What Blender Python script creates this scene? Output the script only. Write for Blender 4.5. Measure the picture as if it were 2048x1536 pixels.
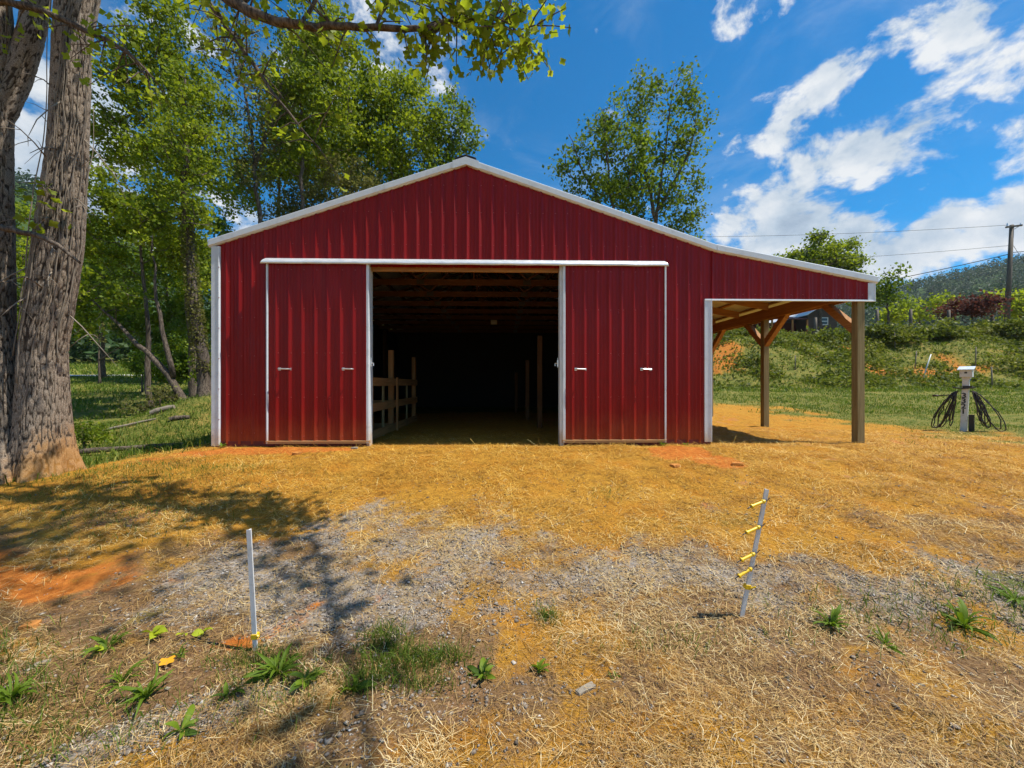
import bpy, math, random
import numpy as np
from mathutils import Vector, Matrix

# ------------------------------------------------------------------ scene, camera, world, sun, exposure
scene = bpy.context.scene
for o in list(bpy.data.objects):
    bpy.data.objects.remove(o, do_unlink=True)
C = scene.collection
R = math.radians
random.seed(7)

cam_d = bpy.data.cameras.new("camera")
cam_d.sensor_width = 36.0
cam_d.lens = 36.0 * 786.0 / 2048.0
cam_d.clip_start = 0.05
cam_d.clip_end = 6000.0
cam = bpy.data.objects.new("camera", cam_d)
C.objects.link(cam)
cam.location = (0.0, -7.26, 1.14)
cam.rotation_euler = (R(90), 0, R(-1.4))
scene.camera = cam

SUN_EL, SUN_IN_FRONT = R(63.5), R(9.0)
sun_dir = Vector((math.cos(SUN_EL) * math.cos(SUN_IN_FRONT), -math.cos(SUN_EL) * math.sin(SUN_IN_FRONT), math.sin(SUN_EL)))
sun_d = bpy.data.lights.new("sun", 'SUN')
sun_d.energy = 5.0
sun_d.angle = R(0.53)
sun_d.color = (1.0, 0.95, 0.86)
sun = bpy.data.objects.new("sun", sun_d)
C.objects.link(sun)
sun.location = (20, -4, 40)
sun.rotation_euler = sun_dir.to_track_quat('Z', 'Y').to_euler()

scene.view_settings.view_transform = 'Standard'
scene.view_settings.look = 'None'
scene.view_settings.gamma = 1.0
scene.view_settings.use_curve_mapping = False
scene.view_settings.exposure = 0.42
scene.render.engine = 'CYCLES'
cy = scene.cycles
cy.use_denoising = True
cy.adaptive_threshold = 0.02
cy.max_bounces = 6
cy.diffuse_bounces = 3
cy.glossy_bounces = 2
cy.transmission_bounces = 3
cy.transparent_max_bounces = 4
cy.caustics_reflective = False
cy.caustics_refractive = False
cy.sample_clamp_indirect = 6.0

world = bpy.data.worlds.new("World")
scene.world = world
world.use_nodes = True


class NT:
    """small helper around a node tree"""
    def __init__(self, nt):
        self.nt = nt
        nt.nodes.clear()

    def n(self, typ, ins=None, **props):
        nd = self.nt.nodes.new(typ)
        for k, v in props.items():
            setattr(nd, k, v)
        if ins:
            for k, v in ins.items():
                self.set(nd, k, v)
        return nd

    def set(self, nd, key, v):
        s = nd.inputs[key]
        if hasattr(v, 'is_output') or isinstance(v, bpy.types.NodeSocket):
            self.nt.links.new(v, s)
        elif isinstance(v, bpy.types.Node):
            self.nt.links.new(v.outputs[0], s)
        else:
            if isinstance(v, tuple) and len(v) == 3 and s.type == 'RGBA':
                v = (*v, 1.0)
            s.default_value = v

    def math(self, op, a, b=0.0, clamp=False):
        nd = self.n('ShaderNodeMath', operation=op, use_clamp=clamp)
        self.set(nd, 0, a)
        self.set(nd, 1, b)
        return nd.outputs[0]

    def mix(self, f, a, b, mode='MIX'):
        nd = self.n('ShaderNodeMix', data_type='RGBA', blend_type=mode)
        self.set(nd, 0, f)
        self.set(nd, 6, a)
        self.set(nd, 7, b)
        return nd.outputs[2]

    def noise(self, vec, scale, detail=4.0, rough=0.55, dist=0.0):
        nd = self.n('ShaderNodeTexNoise', {'Scale': scale, 'Detail': detail, 'Roughness': rough, 'Distortion': dist})
        if vec is not None:
            self.set(nd, 'Vector', vec)
        return nd.outputs['Fac']

    def rng(self, v, a, b, c=0.0, d=1.0, smooth=True):
        nd = self.n('ShaderNodeMapRange', {'From Min': a, 'From Max': b, 'To Min': c, 'To Max': d},
                    interpolation_type='SMOOTHSTEP' if smooth else 'LINEAR', clamp=True)
        self.set(nd, 'Value', v)
        return nd.outputs['Result']

    def ramp(self, f, stops):
        nd = self.n('ShaderNodeValToRGB')
        cr = nd.color_ramp
        while len(cr.elements) < len(stops):
            cr.elements.new(0.5)
        for e, (p, c) in zip(cr.elements, stops):
            e.position = p
            e.color = (*c, 1.0)
        self.set(nd, 'Fac', f)
        return nd.outputs['Color']


def build_world():
    w = NT(world.node_tree)
    tc = w.n('ShaderNodeTexCoord')
    d = tc.outputs['Generated']
    sky = w.n('ShaderNodeTexSky', sky_type='NISHITA', sun_disc=False)
    sky.sun_elevation = SUN_EL
    sky.sun_rotation = math.atan2(sun_dir.x, sun_dir.y)
    sky.altitude = 500
    sky.air_density = 1.0
    sky.dust_density = 0.7
    sky.ozone_density = 3.0
    hs = w.n('ShaderNodeHueSaturation', {'Hue': 0.494, 'Saturation': 1.75, 'Value': 1.15, 'Color': sky.outputs[0]})
    mp = w.n('ShaderNodeMapping', {'Vector': d, 'Scale': (1.0, 1.0, 1.45), 'Location': (-1.3304, -0.3673, -2.8258)})
    dens = w.noise(mp.outputs[0], 6.6, 12.0, 0.58, 0.15)

    def lobe(dx, dy, dz, lo, hi, gain):
        dp = w.n('ShaderNodeVectorMath', operation='DOT_PRODUCT')
        w.set(dp, 0, d)
        dp.inputs[1].default_value = (dx, dy, dz)
        return w.math('MULTIPLY', w.rng(dp.outputs['Value'], lo, hi), gain)

    b = lobe(.76, .58, .30, .87, 1.0, .12)
    for args in ((.576, .722, .33, .955, 1.0, .07), (.13, .885, .440, .9955, .9995, .20),
                 (-.69, .62, .36, .965, .998, .22), (-.196, .759, .621, .985, .999, .06),
                 (-.3, -.8, .45, .6, 1.0, .12)):
        b = w.math('ADD', b, lobe(*args))
    tot = w.math('ADD', dens, b)
    a = w.rng(tot, .575, .675)
    wisp = w.n('ShaderNodeMapping', {'Vector': d, 'Scale': (2.2, 1.2, 3.5), 'Rotation': (0.3, 0.5, 0.6)})
    thin = w.math('MULTIPLY', w.rng(w.noise(wisp.outputs[0], 1.9, 7.0, .6, .5), .46, .78), .30)
    a = w.math('MAXIMUM', a, thin)
    # brightness inside the clouds: sunlit tops, grey thick middles
    mp2 = w.n('ShaderNodeMapping', {'Vector': d, 'Scale': (1.0, 1.0, 1.45), 'Location': (-1.3554, -0.3603, -2.8608)})
    dens2 = w.noise(mp2.outputs[0], 6.6, 12.0, 0.58, 0.15)
    lit = w.math('ADD', w.math('MULTIPLY', w.math('SUBTRACT', dens, dens2), 2.2), .62, True)
    thick = w.rng(tot, .66, .95)
    lit = w.math('SUBTRACT', lit, w.math('MULTIPLY', thick, .7), True)
    cc = w.ramp(lit, [(0.0, (1.7, 2.4, 3.5)), (0.45, (3.7, 4.5, 5.4)), (0.85, (6.4, 6.6, 6.8))])
    col = w.mix(a, hs.outputs[0], cc)
    bg = w.n('ShaderNodeBackground', {'Color': col, 'Strength': 0.10})
    out = w.n('ShaderNodeOutputWorld')
    w.nt.links.new(bg.outputs[0], out.inputs['Surface'])


build_world()


# ------------------------------------------------------------------ numpy noise and terrain
def _hash(ix, iy, seed):
    h = (ix.astype(np.int64) * 374761393 + iy.astype(np.int64) * 668265263 + seed * 1442695041) & 0x7fffffff
    h = ((h ^ (h >> 13)) * 1274126177) & 0x7fffffff
    return ((h ^ (h >> 16)) & 0xffff) / 65535.0


def vnoise(x, y, seed=0):
    x = np.asarray(x, float)
    y = np.asarray(y, float)
    ix, iy = np.floor(x), np.floor(y)
    fx, fy = x - ix, y - iy
    fx = fx * fx * (3 - 2 * fx)
    fy = fy * fy * (3 - 2 * fy)
    a, b = _hash(ix, iy, seed), _hash(ix + 1, iy, seed)
    c, d = _hash(ix, iy + 1, seed), _hash(ix + 1, iy + 1, seed)
    return (a * (1 - fx) + b * fx) * (1 - fy) + (c * (1 - fx) + d * fx) * fy


def fbm(x, y, seed=0, oct=4):
    s, a, t = 0.0, 1.0, 0.0
    for i in range(oct):
        s = s + a * vnoise(np.asarray(x) * 2 ** i + 17.3 * i, np.asarray(y) * 2 ** i - 9.1 * i, seed + i)
        t += a
        a *= 0.5
    return s / t


def ss(a, b, t):
    t = np.clip((np.asarray(t, float) - a) / (b - a), 0, 1)
    return t * t * (3 - 2 * t)


def height(x, y):
    x = np.asarray(x, float)
    y = np.asarray(y, float)
    z = -0.42 * ss(0.6, 5.6, -y)
    left = ss(4.0, 8.0, -x)
    z = z - 0.25 * ss(4.5, 8.0, -x)
    far = np.minimum(np.maximum(y - 4.0, 0) * 0.085, 7.5)
    bank = 0.9 * np.clip((y - 4) / 16.0, 0, 1) + (5.2 + 0.2 * np.sin(x * .21)) * ss(18.5, 33.0, y + 1.2 * np.sin(x * .33)) + 0.02 * np.clip(y - 33, 0, 120)
    wl = ss(-2.0, 10.0, -x)
    z = z + far * wl * left + bank * (1 - wl)
    z = z + 0.98 * np.exp(-((x + 8.7) / 2.0) ** 2 - ((y - 5.0) / 1.9) ** 2)
    # barn pad stays level
    pad = ss(6.3, 5.2, -x) * ss(5.0, 4.0, x) * ss(-0.3, 0.1, y) * ss(13.4, 12.6, y)
    z = z * (1 - pad)
    z = z + .10 * (fbm(x * 1.6, y * 1.6, 15) - .35) * np.exp(-((y + .42) / .26) ** 2) * ss(9, 7, np.abs(x))
    near = ss(60, 20, np.abs(x)) * ss(60, 25, np.abs(y))
    z = z + near * (1 - pad) * ((fbm(x * .55, y * .55, 3) - .5) * .13 * ss(0.3, 2.5, np.abs(y + 0.2)) + (fbm(x * 2.7, y * 2.7, 11, 3) - .5) * .085)
    rough = ss(15, 22, y) * ss(-3, 2, x)
    z = z + rough * (fbm(x * .5, y * .5, 41) - .5) * 1.1 * ss(60, 45, y)
    # hills
    dist = np.hypot(x, y)
    z = z + 160 * np.exp(-((x - 900) / 560.0) ** 2) * np.exp(-((y - 520) / 170.0) ** 2)
    z = z + 62 * np.exp(-((x - 600) / 365.0) ** 2) * np.exp(-((y - 285) / 75.0) ** 2)
    z = z + 165 * np.exp(-((x + 430) / 190.0) ** 2) * np.exp(-((y - 300) / 130.0) ** 2)
    z = z + 60 * ss(400, 1200, dist) * fbm(x * .002, y * .002, 5)
    z = z + ss(150, 300, dist) * (fbm(x * .012, y * .012, 21) - .5) * 22
    return z


def hz(x, y):
    return float(height(np.array([x]), np.array([y]))[0])


def blob(x, y, cx, cy, rx, ry, ang=0.0):
    c, s = math.cos(ang), math.sin(ang)
    u = ((x - cx) * c + (y - cy) * s) / rx
    v = (-(x - cx) * s + (y - cy) * c) / ry
    return np.clip(1.35 - np.sqrt(u * u + v * v), 0, 1.0) / 1.0


def zones(x, y):
    """what the ground is made of: clay, gravel, green, mulch, each 0..1"""
    x = np.asarray(x, float)
    y = np.asarray(y, float)
    nb = (fbm(x * 1.3, y * 1.3, 51) - .5)
    nf = (fbm(x * 4.5, y * 4.5, 61) - .5)
    clay = np.zeros_like(x)
    for b in ((-4.2, -.50, 1.4, .36), (-2.95, -.42, .6, .26), (3.0, -.75, .62, .5, .5), (3.25, -1.35, .45, .4), (-3.35, -4.25, .75, .33, .15), (-4.2, -4.1, .8, .4),
              (-1.58, -4.87, .10, .06), (-5.7, -.9, .5, .2)):
        clay = np.maximum(clay, (1.6 if b[1] > -3 else 1.0) * blob(x, y, *b))
    nh = (fbm(x * 14, y * 14, 71, 3) - .5)
    clay = ss(.30, .95, clay + nb * 1.5 + nf * 1.1 + nh * .6)
    bank = ss(16, 20, y) * ss(2, 6, x)
    clay = np.maximum(clay, bank * .72 * ss(.56, .66, fbm(x * .16, y * .42, 88) + nf * .25 + nh * .2))
    yc = -4.30 + .10 * np.sin(x * 1.3) - .05 * x
    band = 1.15 + .12 * ss(.5, 2.0, x) - np.abs(y - yc) / .62
    band = np.where(x < -2.4, band - (-2.4 - x) * 1.6, band)
    bulge = 1.35 * blob(x, y, -.75, -3.45, 1.25, .75)
    gravel = np.clip(np.maximum(np.maximum(band, bulge), 1.3 * blob(x, y, -1.5, -5.4, .42, .16, .5)), 0, 1)
    gravel = .80 * ss(.15, 1.15, gravel + nb * 1.5 + nf * 1.3 + nh * .9)
    green = np.maximum(ss(8.6, 12.2, x + nb * 6.0), ss(7.2, 10.5, y + nb * 5))
    green = np.maximum(green, ss(5.4, 6.6, -x + .25 * y + nb * 2.4) * ss(-2.6, -1.2, y + nb))
    green = np.maximum(green, .85 * ss(.62, .70, fbm(x * .9, y * .9, 77)) * ss(-2.0, -4.5, y) * .8)
    green = np.clip(green, 0, 1) * (1 - clay * bank)
    mulch = ss(.30, .95, np.maximum(blob(x, y, -2.0, -5.1, 1.5, .42, .05), np.maximum(np.maximum(blob(x, y, -.4, -5.0, .55, .2), blob(x, y, 2.3, -4.85, 1.0, .25)), (.55 + .45 * ss(.40, .60, fbm(x * .9, y * .9, 99))) * ss(-2.2, -4.2, y))) + nb * 1.2 + nf * .8)
    return clay, gravel, green, mulch


# ------------------------------------------------------------------ mesh helpers
def tag(o, label=None, cat=None, group=None, kind=None):
    if label: o['label'] = label
    if cat: o['category'] = cat
    if group: o['group'] = group
    if kind: o['kind'] = kind
    return o


def link(o, parent=None):
    C.objects.link(o)
    if parent is not None:
        o.parent = parent
        o.matrix_parent_inverse = Matrix.Translation(-parent.location)
    return o


def empty(name, loc):
    o = bpy.data.objects.new(name, None)
    o.location = loc
    o.empty_display_size = 0.2
    C.objects.link(o)
    return o


def np_mesh(name, V, F, mat, smooth=False, rnd=None, attrs=None):
    """V (n,3), F (m,k) all the same k"""
    V = np.ascontiguousarray(V, dtype=np.float32)
    F = np.ascontiguousarray(F, dtype=np.int32)
    me = bpy.data.meshes.new(name)
    n, (m, k) = len(V), F.shape
    me.vertices.add(n)
    me.vertices.foreach_set('co', V.ravel())
    me.loops.add(m * k)
    me.loops.foreach_set('vertex_index', F.ravel())
    me.polygons.add(m)
    me.polygons.foreach_set('loop_start', np.arange(0, m * k, k, dtype=np.int32))
    if smooth:
        me.polygons.foreach_set('use_smooth', np.ones(m, dtype=bool))
    me.update(calc_edges=True)
    if rnd is not None:
        at = me.attributes.new('rnd', 'FLOAT', 'POINT')
        at.data.foreach_set('value', np.ascontiguousarray(rnd, dtype=np.float32))
    for nm, arr in (attrs or {}).items():
        at = me.attributes.new(nm, 'FLOAT', 'POINT')
        at.data.foreach_set('value', np.ascontiguousarray(arr, dtype=np.float32))
    if mat:
        me.materials.append(mat)
    return me


def np_obj(name, V, F, mat, parent=None, **kw):
    return link(bpy.data.objects.new(name, np_mesh(name, V, F, mat, **kw)), parent)


class MB:
    """collects boxes, beams, tubes and prisms into one mesh"""
    def __init__(self):
        self.v, self.f = [], []

    def add(self, vs, fs):
        o = len(self.v)
        self.v += [tuple(p) for p in vs]
        self.f += [tuple(i + o for i in q) for q in fs]
        return self

    def box(self, x0, x1, y0, y1, z0, z1):
        vs = [(x, y, z) for z in (z0, z1) for y in (y0, y1) for x in (x0, x1)]
        return self.add(vs, [(0, 2, 3, 1), (4, 5, 7, 6), (0, 1, 5, 4), (2, 6, 7, 3), (0, 4, 6, 2), (1, 3, 7, 5)])

    def beam(self, p0, p1, w, h, up=(0, 0, 1)):
        p0, p1 = Vector(p0), Vector(p1)
        d = (p1 - p0).normalized()
        s = d.cross(Vector(up)).normalized() * (w / 2)
        u = s.cross(d).normalized() * (h / 2)
        vs = [p + a * s + b * u for p in (p0, p1) for a, b in ((-1, -1), (1, -1), (1, 1), (-1, 1))]
        return self.add(vs, [(3, 2, 1, 0), (4, 5, 6, 7), (0, 1, 5, 4), (1, 2, 6, 5), (2, 3, 7, 6), (3, 0, 4, 7)])

    def tube(self, pts, rad, n=8, cap=True):
        pts = [Vector(p) for p in pts]
        if not hasattr(rad, '__len__'):
            rad = [rad] * len(pts)
        base = len(self.v)
        prev = None
        for i, p in enumerate(pts):
            t = (pts[min(i + 1, len(pts) - 1)] - pts[max(i - 1, 0)]).normalized()
            if prev is None:
                a = t.cross(Vector((0.13, 0.31, 0.95)) if abs(t.z) < .9 else Vector((1, 0, 0))).normalized()
            else:
                a = (prev - t * prev.dot(t)).normalized()
            prev = a
            b = t.cross(a)
            for k in range(n):
                q = 2 * math.pi * k / n
                self.v.append(tuple(p + (a * math.cos(q) + b * math.sin(q)) * rad[i]))
        for i in range(len(pts) - 1):
            for k in range(n):
                self.f.append((base + i * n + k, base + i * n + (k + 1) % n, base + (i + 1) * n + (k + 1) % n, base + (i + 1) * n + k))
        if cap:
            self.f.append(tuple(base + k for k in reversed(range(n))))
            self.f.append(tuple(base + (len(pts) - 1) * n + k for k in range(n)))
        return self

    def prism(self, poly, axis, a, b):
        """extrude a 2-d polygon along an axis: axis 'x' -> poly in (y,z), 'y' -> (x,z), 'z' -> (x,y)"""
        def P(u, v, w):
            return {'x': (w, u, v), 'y': (u, w, v), 'z': (u, v, w)}[axis]
        n = len(poly)
        vs = [P(u, v, a) for u, v in poly] + [P(u, v, b) for u, v in poly]
        return self.add(vs, [tuple(range(n)), tuple(reversed(range(n, 2 * n)))] + [(i, i + n, (i + 1) % n + n, (i + 1) % n) for i in range(n)])

    def mesh(self, name, mat, smooth=False):
        me = bpy.data.meshes.new(name)
        me.from_pydata(self.v, [], self.f)
        if smooth:
            me.polygons.foreach_set('use_smooth', np.ones(len(me.polygons), dtype=bool))
        me.materials.append(mat)
        me.update()
        import bmesh
        bm = bmesh.new()
        bm.from_mesh(me)
        bmesh.ops.recalc_face_normals(bm, faces=bm.faces)
        bm.to_mesh(me)
        bm.free()
        return me

    def build(self, name, mat, parent=None, smooth=False, bevel=0.0):
        o = link(bpy.data.objects.new(name, self.mesh(name, mat, smooth)), parent)
        if bevel:
            m = o.modifiers.new('bevel', 'BEVEL')
            m.width = bevel
            m.segments = 1
        return o


# ------------------------------------------------------------------ materials
def material(name, fn):
    m = bpy.data.materials.new(name)
    m.use_nodes = True
    t = NT(m.node_tree)
    sh = fn(t)
    out = t.n('ShaderNodeOutputMaterial')
    t.nt.links.new(sh, out.inputs['Surface'])
    return m


def bsdf(t, color, rough=0.6, metal=0.0, spec=0.5, bump=None, strength=0.3, dist=0.02):
    p = t.n('ShaderNodeBsdfPrincipled', {'Base Color': color, 'Roughness': rough, 'Metallic': metal, 'Specular IOR Level': spec})
    if bump is not None:
        b = t.n('ShaderNodeBump', {'Height': bump, 'Strength': strength, 'Distance': dist})
        t.nt.links.new(b.outputs[0], p.inputs['Normal'])
    return p.outputs[0]


def pos(t):
    return t.n('ShaderNodeNewGeometry').outputs['Position']


def obco(t):
    return t.n('ShaderNodeTexCoord').outputs['Object']


def scaled(t, v, s, loc=(0, 0, 0)):
    return t.n('ShaderNodeMapping', {'Vector': v, 'Scale': s, 'Location': loc}).outputs[0]


def attr(t, name):
    return t.n('ShaderNodeAttribute', attribute_name=name).outputs['Fac']


def m_red(t):
    p = pos(t)
    streak = t.noise(scaled(t, p, (9, 9, .5)), 1.0, 5, .6)
    grime = t.noise(p, 3.0, 6, .6)
    col = t.mix(t.rng(streak, .3, .75), (.195, .0036, .0032), (.28, .0066, .0050))
    col = t.mix(t.math('MULTIPLY', t.rng(grime, .55, .85), .35), col, (.15, .014, .010))
    z = t.n('ShaderNodeSeparateXYZ', {0: p}).outputs[2]
    dust = t.math('MULTIPLY', t.rng(t.math('ADD', z, t.math('MULTIPLY', t.math('ADD', grime, streak), -.6)), .15, -.7), .5)
    col = t.mix(dust, col, (.36, .10, .03))
    oil = t.noise(scaled(t, p, (2.2, 2.2, 1.1)), 1.0, 2, .5)
    return bsdf(t, col, t.rng(grime, .3, .8, .32, .48), 0.0, .22, oil, .18, .05)


def m_white(t):
    p = pos(t)
    g = t.noise(p, 6.0, 6, .6)
    col = t.mix(t.rng(g, .45, .85), (.68, .735, .78), (.52, .555, .58))
    z = t.n('ShaderNodeSeparateXYZ', {0: p}).outputs[2]
    col = t.mix(t.math('MULTIPLY', t.rng(t.math('ADD', z, t.math('MULTIPLY', g, -.5)), .25, -.35), .7), col, (.55, .33, .13))
    return bsdf(t, col, t.rng(g, .3, .8, .3, .5), 0.0, .5, t.noise(p, 2.5, 3, .5), .10, .03)


def m_galv(t):
    p = pos(t)
    g = t.noise(scaled(t, p, (3, 8, 8)), 2.0, 6, .65)
    col = t.mix(t.rng(g, .35, .7), (.62, .66, .70), (.80, .82, .83))
    return bsdf(t, col, .34, .35, .5, g, .25, .02)


def wood_fn(c0, c1, c2, axis):
    def fn(t):
        p = obco(t)
        s = {'x': (.8, 14, 14), 'y': (14, .8, 14), 'z': (14, 14, .8)}[axis]
        gr = t.noise(scaled(t, p, s), 1.6, 6, .6, .8)
        bl = t.noise(p, 1.4, 4, .6)
        kn = t.n('ShaderNodeTexVoronoi', {'Vector': scaled(t, p, tuple(.35 * q if q < 1 else q * .35 for q in s)), 'Scale': 1.0}).outputs['Distance']
        col = t.mix(t.rng(gr, .3, .7), c0, c1)
        col = t.mix(t.math('MULTIPLY', t.rng(bl, .45, .75), .6), col, c2)
        col = t.mix(t.math('MULTIPLY', t.rng(kn, .12, .03), .7), col, tuple(.35 * q for q in c0))
        return bsdf(t, col, .75, 0, .25, gr, .35, .006)
    return fn


WOOD = {}
for ax in 'xyz':
    WOOD[ax] = material('pine_timber_' + ax, wood_fn((.30, .135, .045), (.44, .22, .075), (.26, .12, .05), ax))
WOOD_IN = {ax: material('shade_toned_timber_' + ax, wood_fn((.10, .040, .012), (.155, .064, .019), (.075, .031, .011), ax)) for ax in 'xyz'}  # darker copy of the pine; the barn's indoor shade is put into its colour
M_WEATHERED = material('treated_post', wood_fn((.20, .15, .065), (.31, .25, .12), (.23, .19, .10), 'z'))
M_OLDPOST = material('old_post', wood_fn((.10, .08, .06), (.17, .14, .11), (.08, .065, .05), 'z'))
M_RED = material('red_metal', m_red)
M_WHITE = material('white_trim', m_white)
M_GALV = material('galvanised_cover', m_galv)
M_REDBOARD = material('dark_red_board', lambda t: bsdf(t, t.mix(t.noise(pos(t), 7, 5), (.10, .008, .010), (.19, .02, .015)), .6))
M_TAN = material('door_bottom_rail', lambda t: bsdf(t, t.mix(t.noise(pos(t), 5, 5), (.34, .17, .06), (.50, .30, .13)), .6))
M_SCREW = material('screw_head', lambda t: bsdf(t, t.mix(t.noise(pos(t), 50, 2), (.34, .05, .04), (.48, .14, .12)), .35, .3))
M_STEEL = material('bright_steel', lambda t: bsdf(t, t.mix(t.noise(pos(t), 30, 3), (.55, .55, .56), (.78, .78, .80)), .32, .7))
M_UNDER = material('roof_underside', lambda t: bsdf(t, t.mix(t.noise(pos(t), 3, 5), (.50, .50, .47), (.66, .66, .63)), .5))
M_INNER = material('shade_dark_sheet', lambda t: bsdf(t, t.mix(t.noise(pos(t), 3, 5), (.02, .017, .014), (.035, .03, .025)), .8))  # near-black lining colour stands in for the darkness inside the barn
M_BLACK = material('black_rubber', lambda t: bsdf(t, t.mix(t.noise(pos(t), 20, 4), (.012, .011, .010), (.035, .03, .026)), .55))
M_HOSE = material('hose', lambda t: bsdf(t, t.mix(t.noise(pos(t), 9, 4), (.018, .012, .010), (.06, .035, .028)), .42))
M_PVC = material('white_stake', lambda t: bsdf(t, t.mix(t.rng(t.noise(pos(t), 14, 6, .65), .5, .8), (.66, .66, .65), (.40, .38, .34)), .45))
M_YELLOW = material('yellow_plastic', lambda t: bsdf(t, t.mix(t.noise(pos(t), 40, 3), (.72, .44, .012), (.86, .58, .02)), .4))
M_ROD = material('dark_wire', lambda t: bsdf(t, t.mix(t.noise(pos(t), 40, 3), (.05, .05, .05), (.13, .12, .11)), .4, .6))


def m_ground(t):
    p = pos(t)
    clay, grav, green, mul = (attr(t, a) for a in ('clay', 'gravel', 'green', 'mulch'))
    n1 = t.noise(p, 2.2, 6, .62)
    n2 = t.noise(p, 17.0, 5, .65)
    n3 = t.noise(p, 75.0, 4, .6)
    fib = t.noise(scaled(t, p, (1, 2.6, 1)), 55.0, 5, .7, 1.5)
    straw = t.ramp(fib, [(.28, (.10, .046, .009)), (.45, (.32, .155, .024)), (.60, (.58, .30, .036)), (.8, (.72, .44, .085))])
    straw = t.mix(t.rng(n1, .4, .7), straw, t.ramp(fib, [(.3, (.15, .056, .009)), (.55, (.48, .205, .022)), (.8, (.66, .36, .06))]))
    clump = t.noise(p, 8.0, 6, .7, .6)
    straw = t.mix(t.math('MULTIPLY', t.rng(clump, .5, .68), .55), straw, (.12, .062, .018))
    clayc = t.mix(t.rng(n2, .3, .7), (.36, .10, .016), (.55, .19, .035))
    vor = t.n('ShaderNodeTexVoronoi', {'Vector': p, 'Scale': 46.0})
    gr = t.mix(t.rng(n3, .3, .7), (.085, .080, .085), (.25, .24, .245))
    gr = t.mix(.45, gr, t.n('ShaderNodeSeparateColor', {0: vor.outputs['Color']}).outputs[0])
    gr = t.mix(.6, gr, (.245, .195, .14))
    gr = t.mix(t.math('MULTIPLY', t.rng(clump, .42, .6), .55), gr, (.40, .26, .09))
    gr = t.mix(t.rng(fib, .58, .75), gr, (.46, .32, .13))
    gcol = t.ramp(t.math('ADD', t.math('MULTIPLY', n2, .6), t.math('MULTIPLY', n1, .4)), [(.34, (.045, .062, .012)), (.46, (.10, .125, .022)), (.56, (.22, .18, .045)), (.68, (.34, .21, .06))])
    mcol = t.mix(t.rng(n3, .3, .7), (.075, .045, .028), (.24, .16, .10))

    def sharp(w, thr=.5):
        return t.rng(t.math('ADD', w, t.math('ADD', t.math('MULTIPLY', t.math('SUBTRACT', n2, .5), 1.1), t.math('MULTIPLY', t.math('SUBTRACT', n3, .5), .7))), thr - .34, thr + .34)
    col = t.mix(t.math('MULTIPLY', sharp(mul), .8), straw, mcol)
    col = t.mix(sharp(grav), col, gr)
    col = t.mix(sharp(clay), col, clayc)
    col = t.mix(sharp(green), col, gcol)
    # distant wooded slopes
    d = t.n('ShaderNodeVectorMath', operation='LENGTH')
    t.set(d, 0, p)
    far = t.rng(d.outputs['Value'], 90, 160)
    fcol = t.mix(t.noise(p, .09, 5, .6), (.025, .05, .012), (.06, .10, .022))
    col = t.mix(far, col, fcol)
    h = t.math('ADD', t.math('MULTIPLY', fib, .5), t.math('MULTIPLY', n2, .7))
    return bsdf(t, col, .95, 0, .1, h, .8, .03)


M_GROUND = material('ground', m_ground)


def leaf_fn(c_dark, c_mid, c_light, trans, amount=.45):
    def fn(t):
        r = attr(t, 'rnd')
        col = t.ramp(r, [(.0, c_dark), (.5, c_mid), (1.0, c_light)])
        p = t.n('ShaderNodeBsdfPrincipled', {'Base Color': col, 'Roughness': .6, 'Specular IOR Level': .25})
        tr = t.n('ShaderNodeBsdfTranslucent', {'Color': t.mix(.5, col, trans)})
        mx = t.n('ShaderNodeMixShader', {0: amount, 1: p.outputs[0], 2: tr.outputs[0]})
        return mx.outputs[0]
    return fn


M_LEAF = material('leaf_green', leaf_fn((.052, .095, .008), (.155, .215, .012), (.33, .37, .022), (.42, .50, .015)))
M_LEAF2 = material('leaf_deep', leaf_fn((.030, .066, .008), (.092, .155, .011), (.21, .27, .016), (.30, .40, .015)))
M_LEAFY = material('leaf_yellow_green', leaf_fn((.11, .16, .012), (.21, .27, .016), (.36, .38, .03), (.46, .54, .02), .58))
M_LEAFOLIVE = material('leaf_olive', leaf_fn((.07, .075, .02), (.14, .14, .03), (.24, .22, .06), (.25, .25, .05)))
M_LEAFRED = material('leaf_russet', leaf_fn((.06, .018, .014), (.11, .035, .025), (.17, .07, .04), (.16, .05, .03)))
M_FOREST = material('forest_leaf', leaf_fn((.016, .040, .014), (.036, .074, .020), (.075, .118, .028), (.06, .11, .02), .2))
M_BANK = material('bank_leaf', leaf_fn((.050, .068, .010), (.130, .160, .016), (.30, .27, .05), (.25, .30, .02), .38))
M_GRASS = material('grass_blade', leaf_fn((.045, .080, .010), (.115, .175, .016), (.27, .27, .045), (.22, .32, .02), .35))
M_WEED = material('weed_leaf', leaf_fn((.045, .090, .010), (.105, .175, .012), (.20, .28, .016), (.22, .34, .01), .35))
M_SEEDLING = material('seedling_leaf', leaf_fn((.24, .30, .015), (.36, .42, .02), (.46, .50, .03), (.42, .5, .02), .35))


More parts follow.
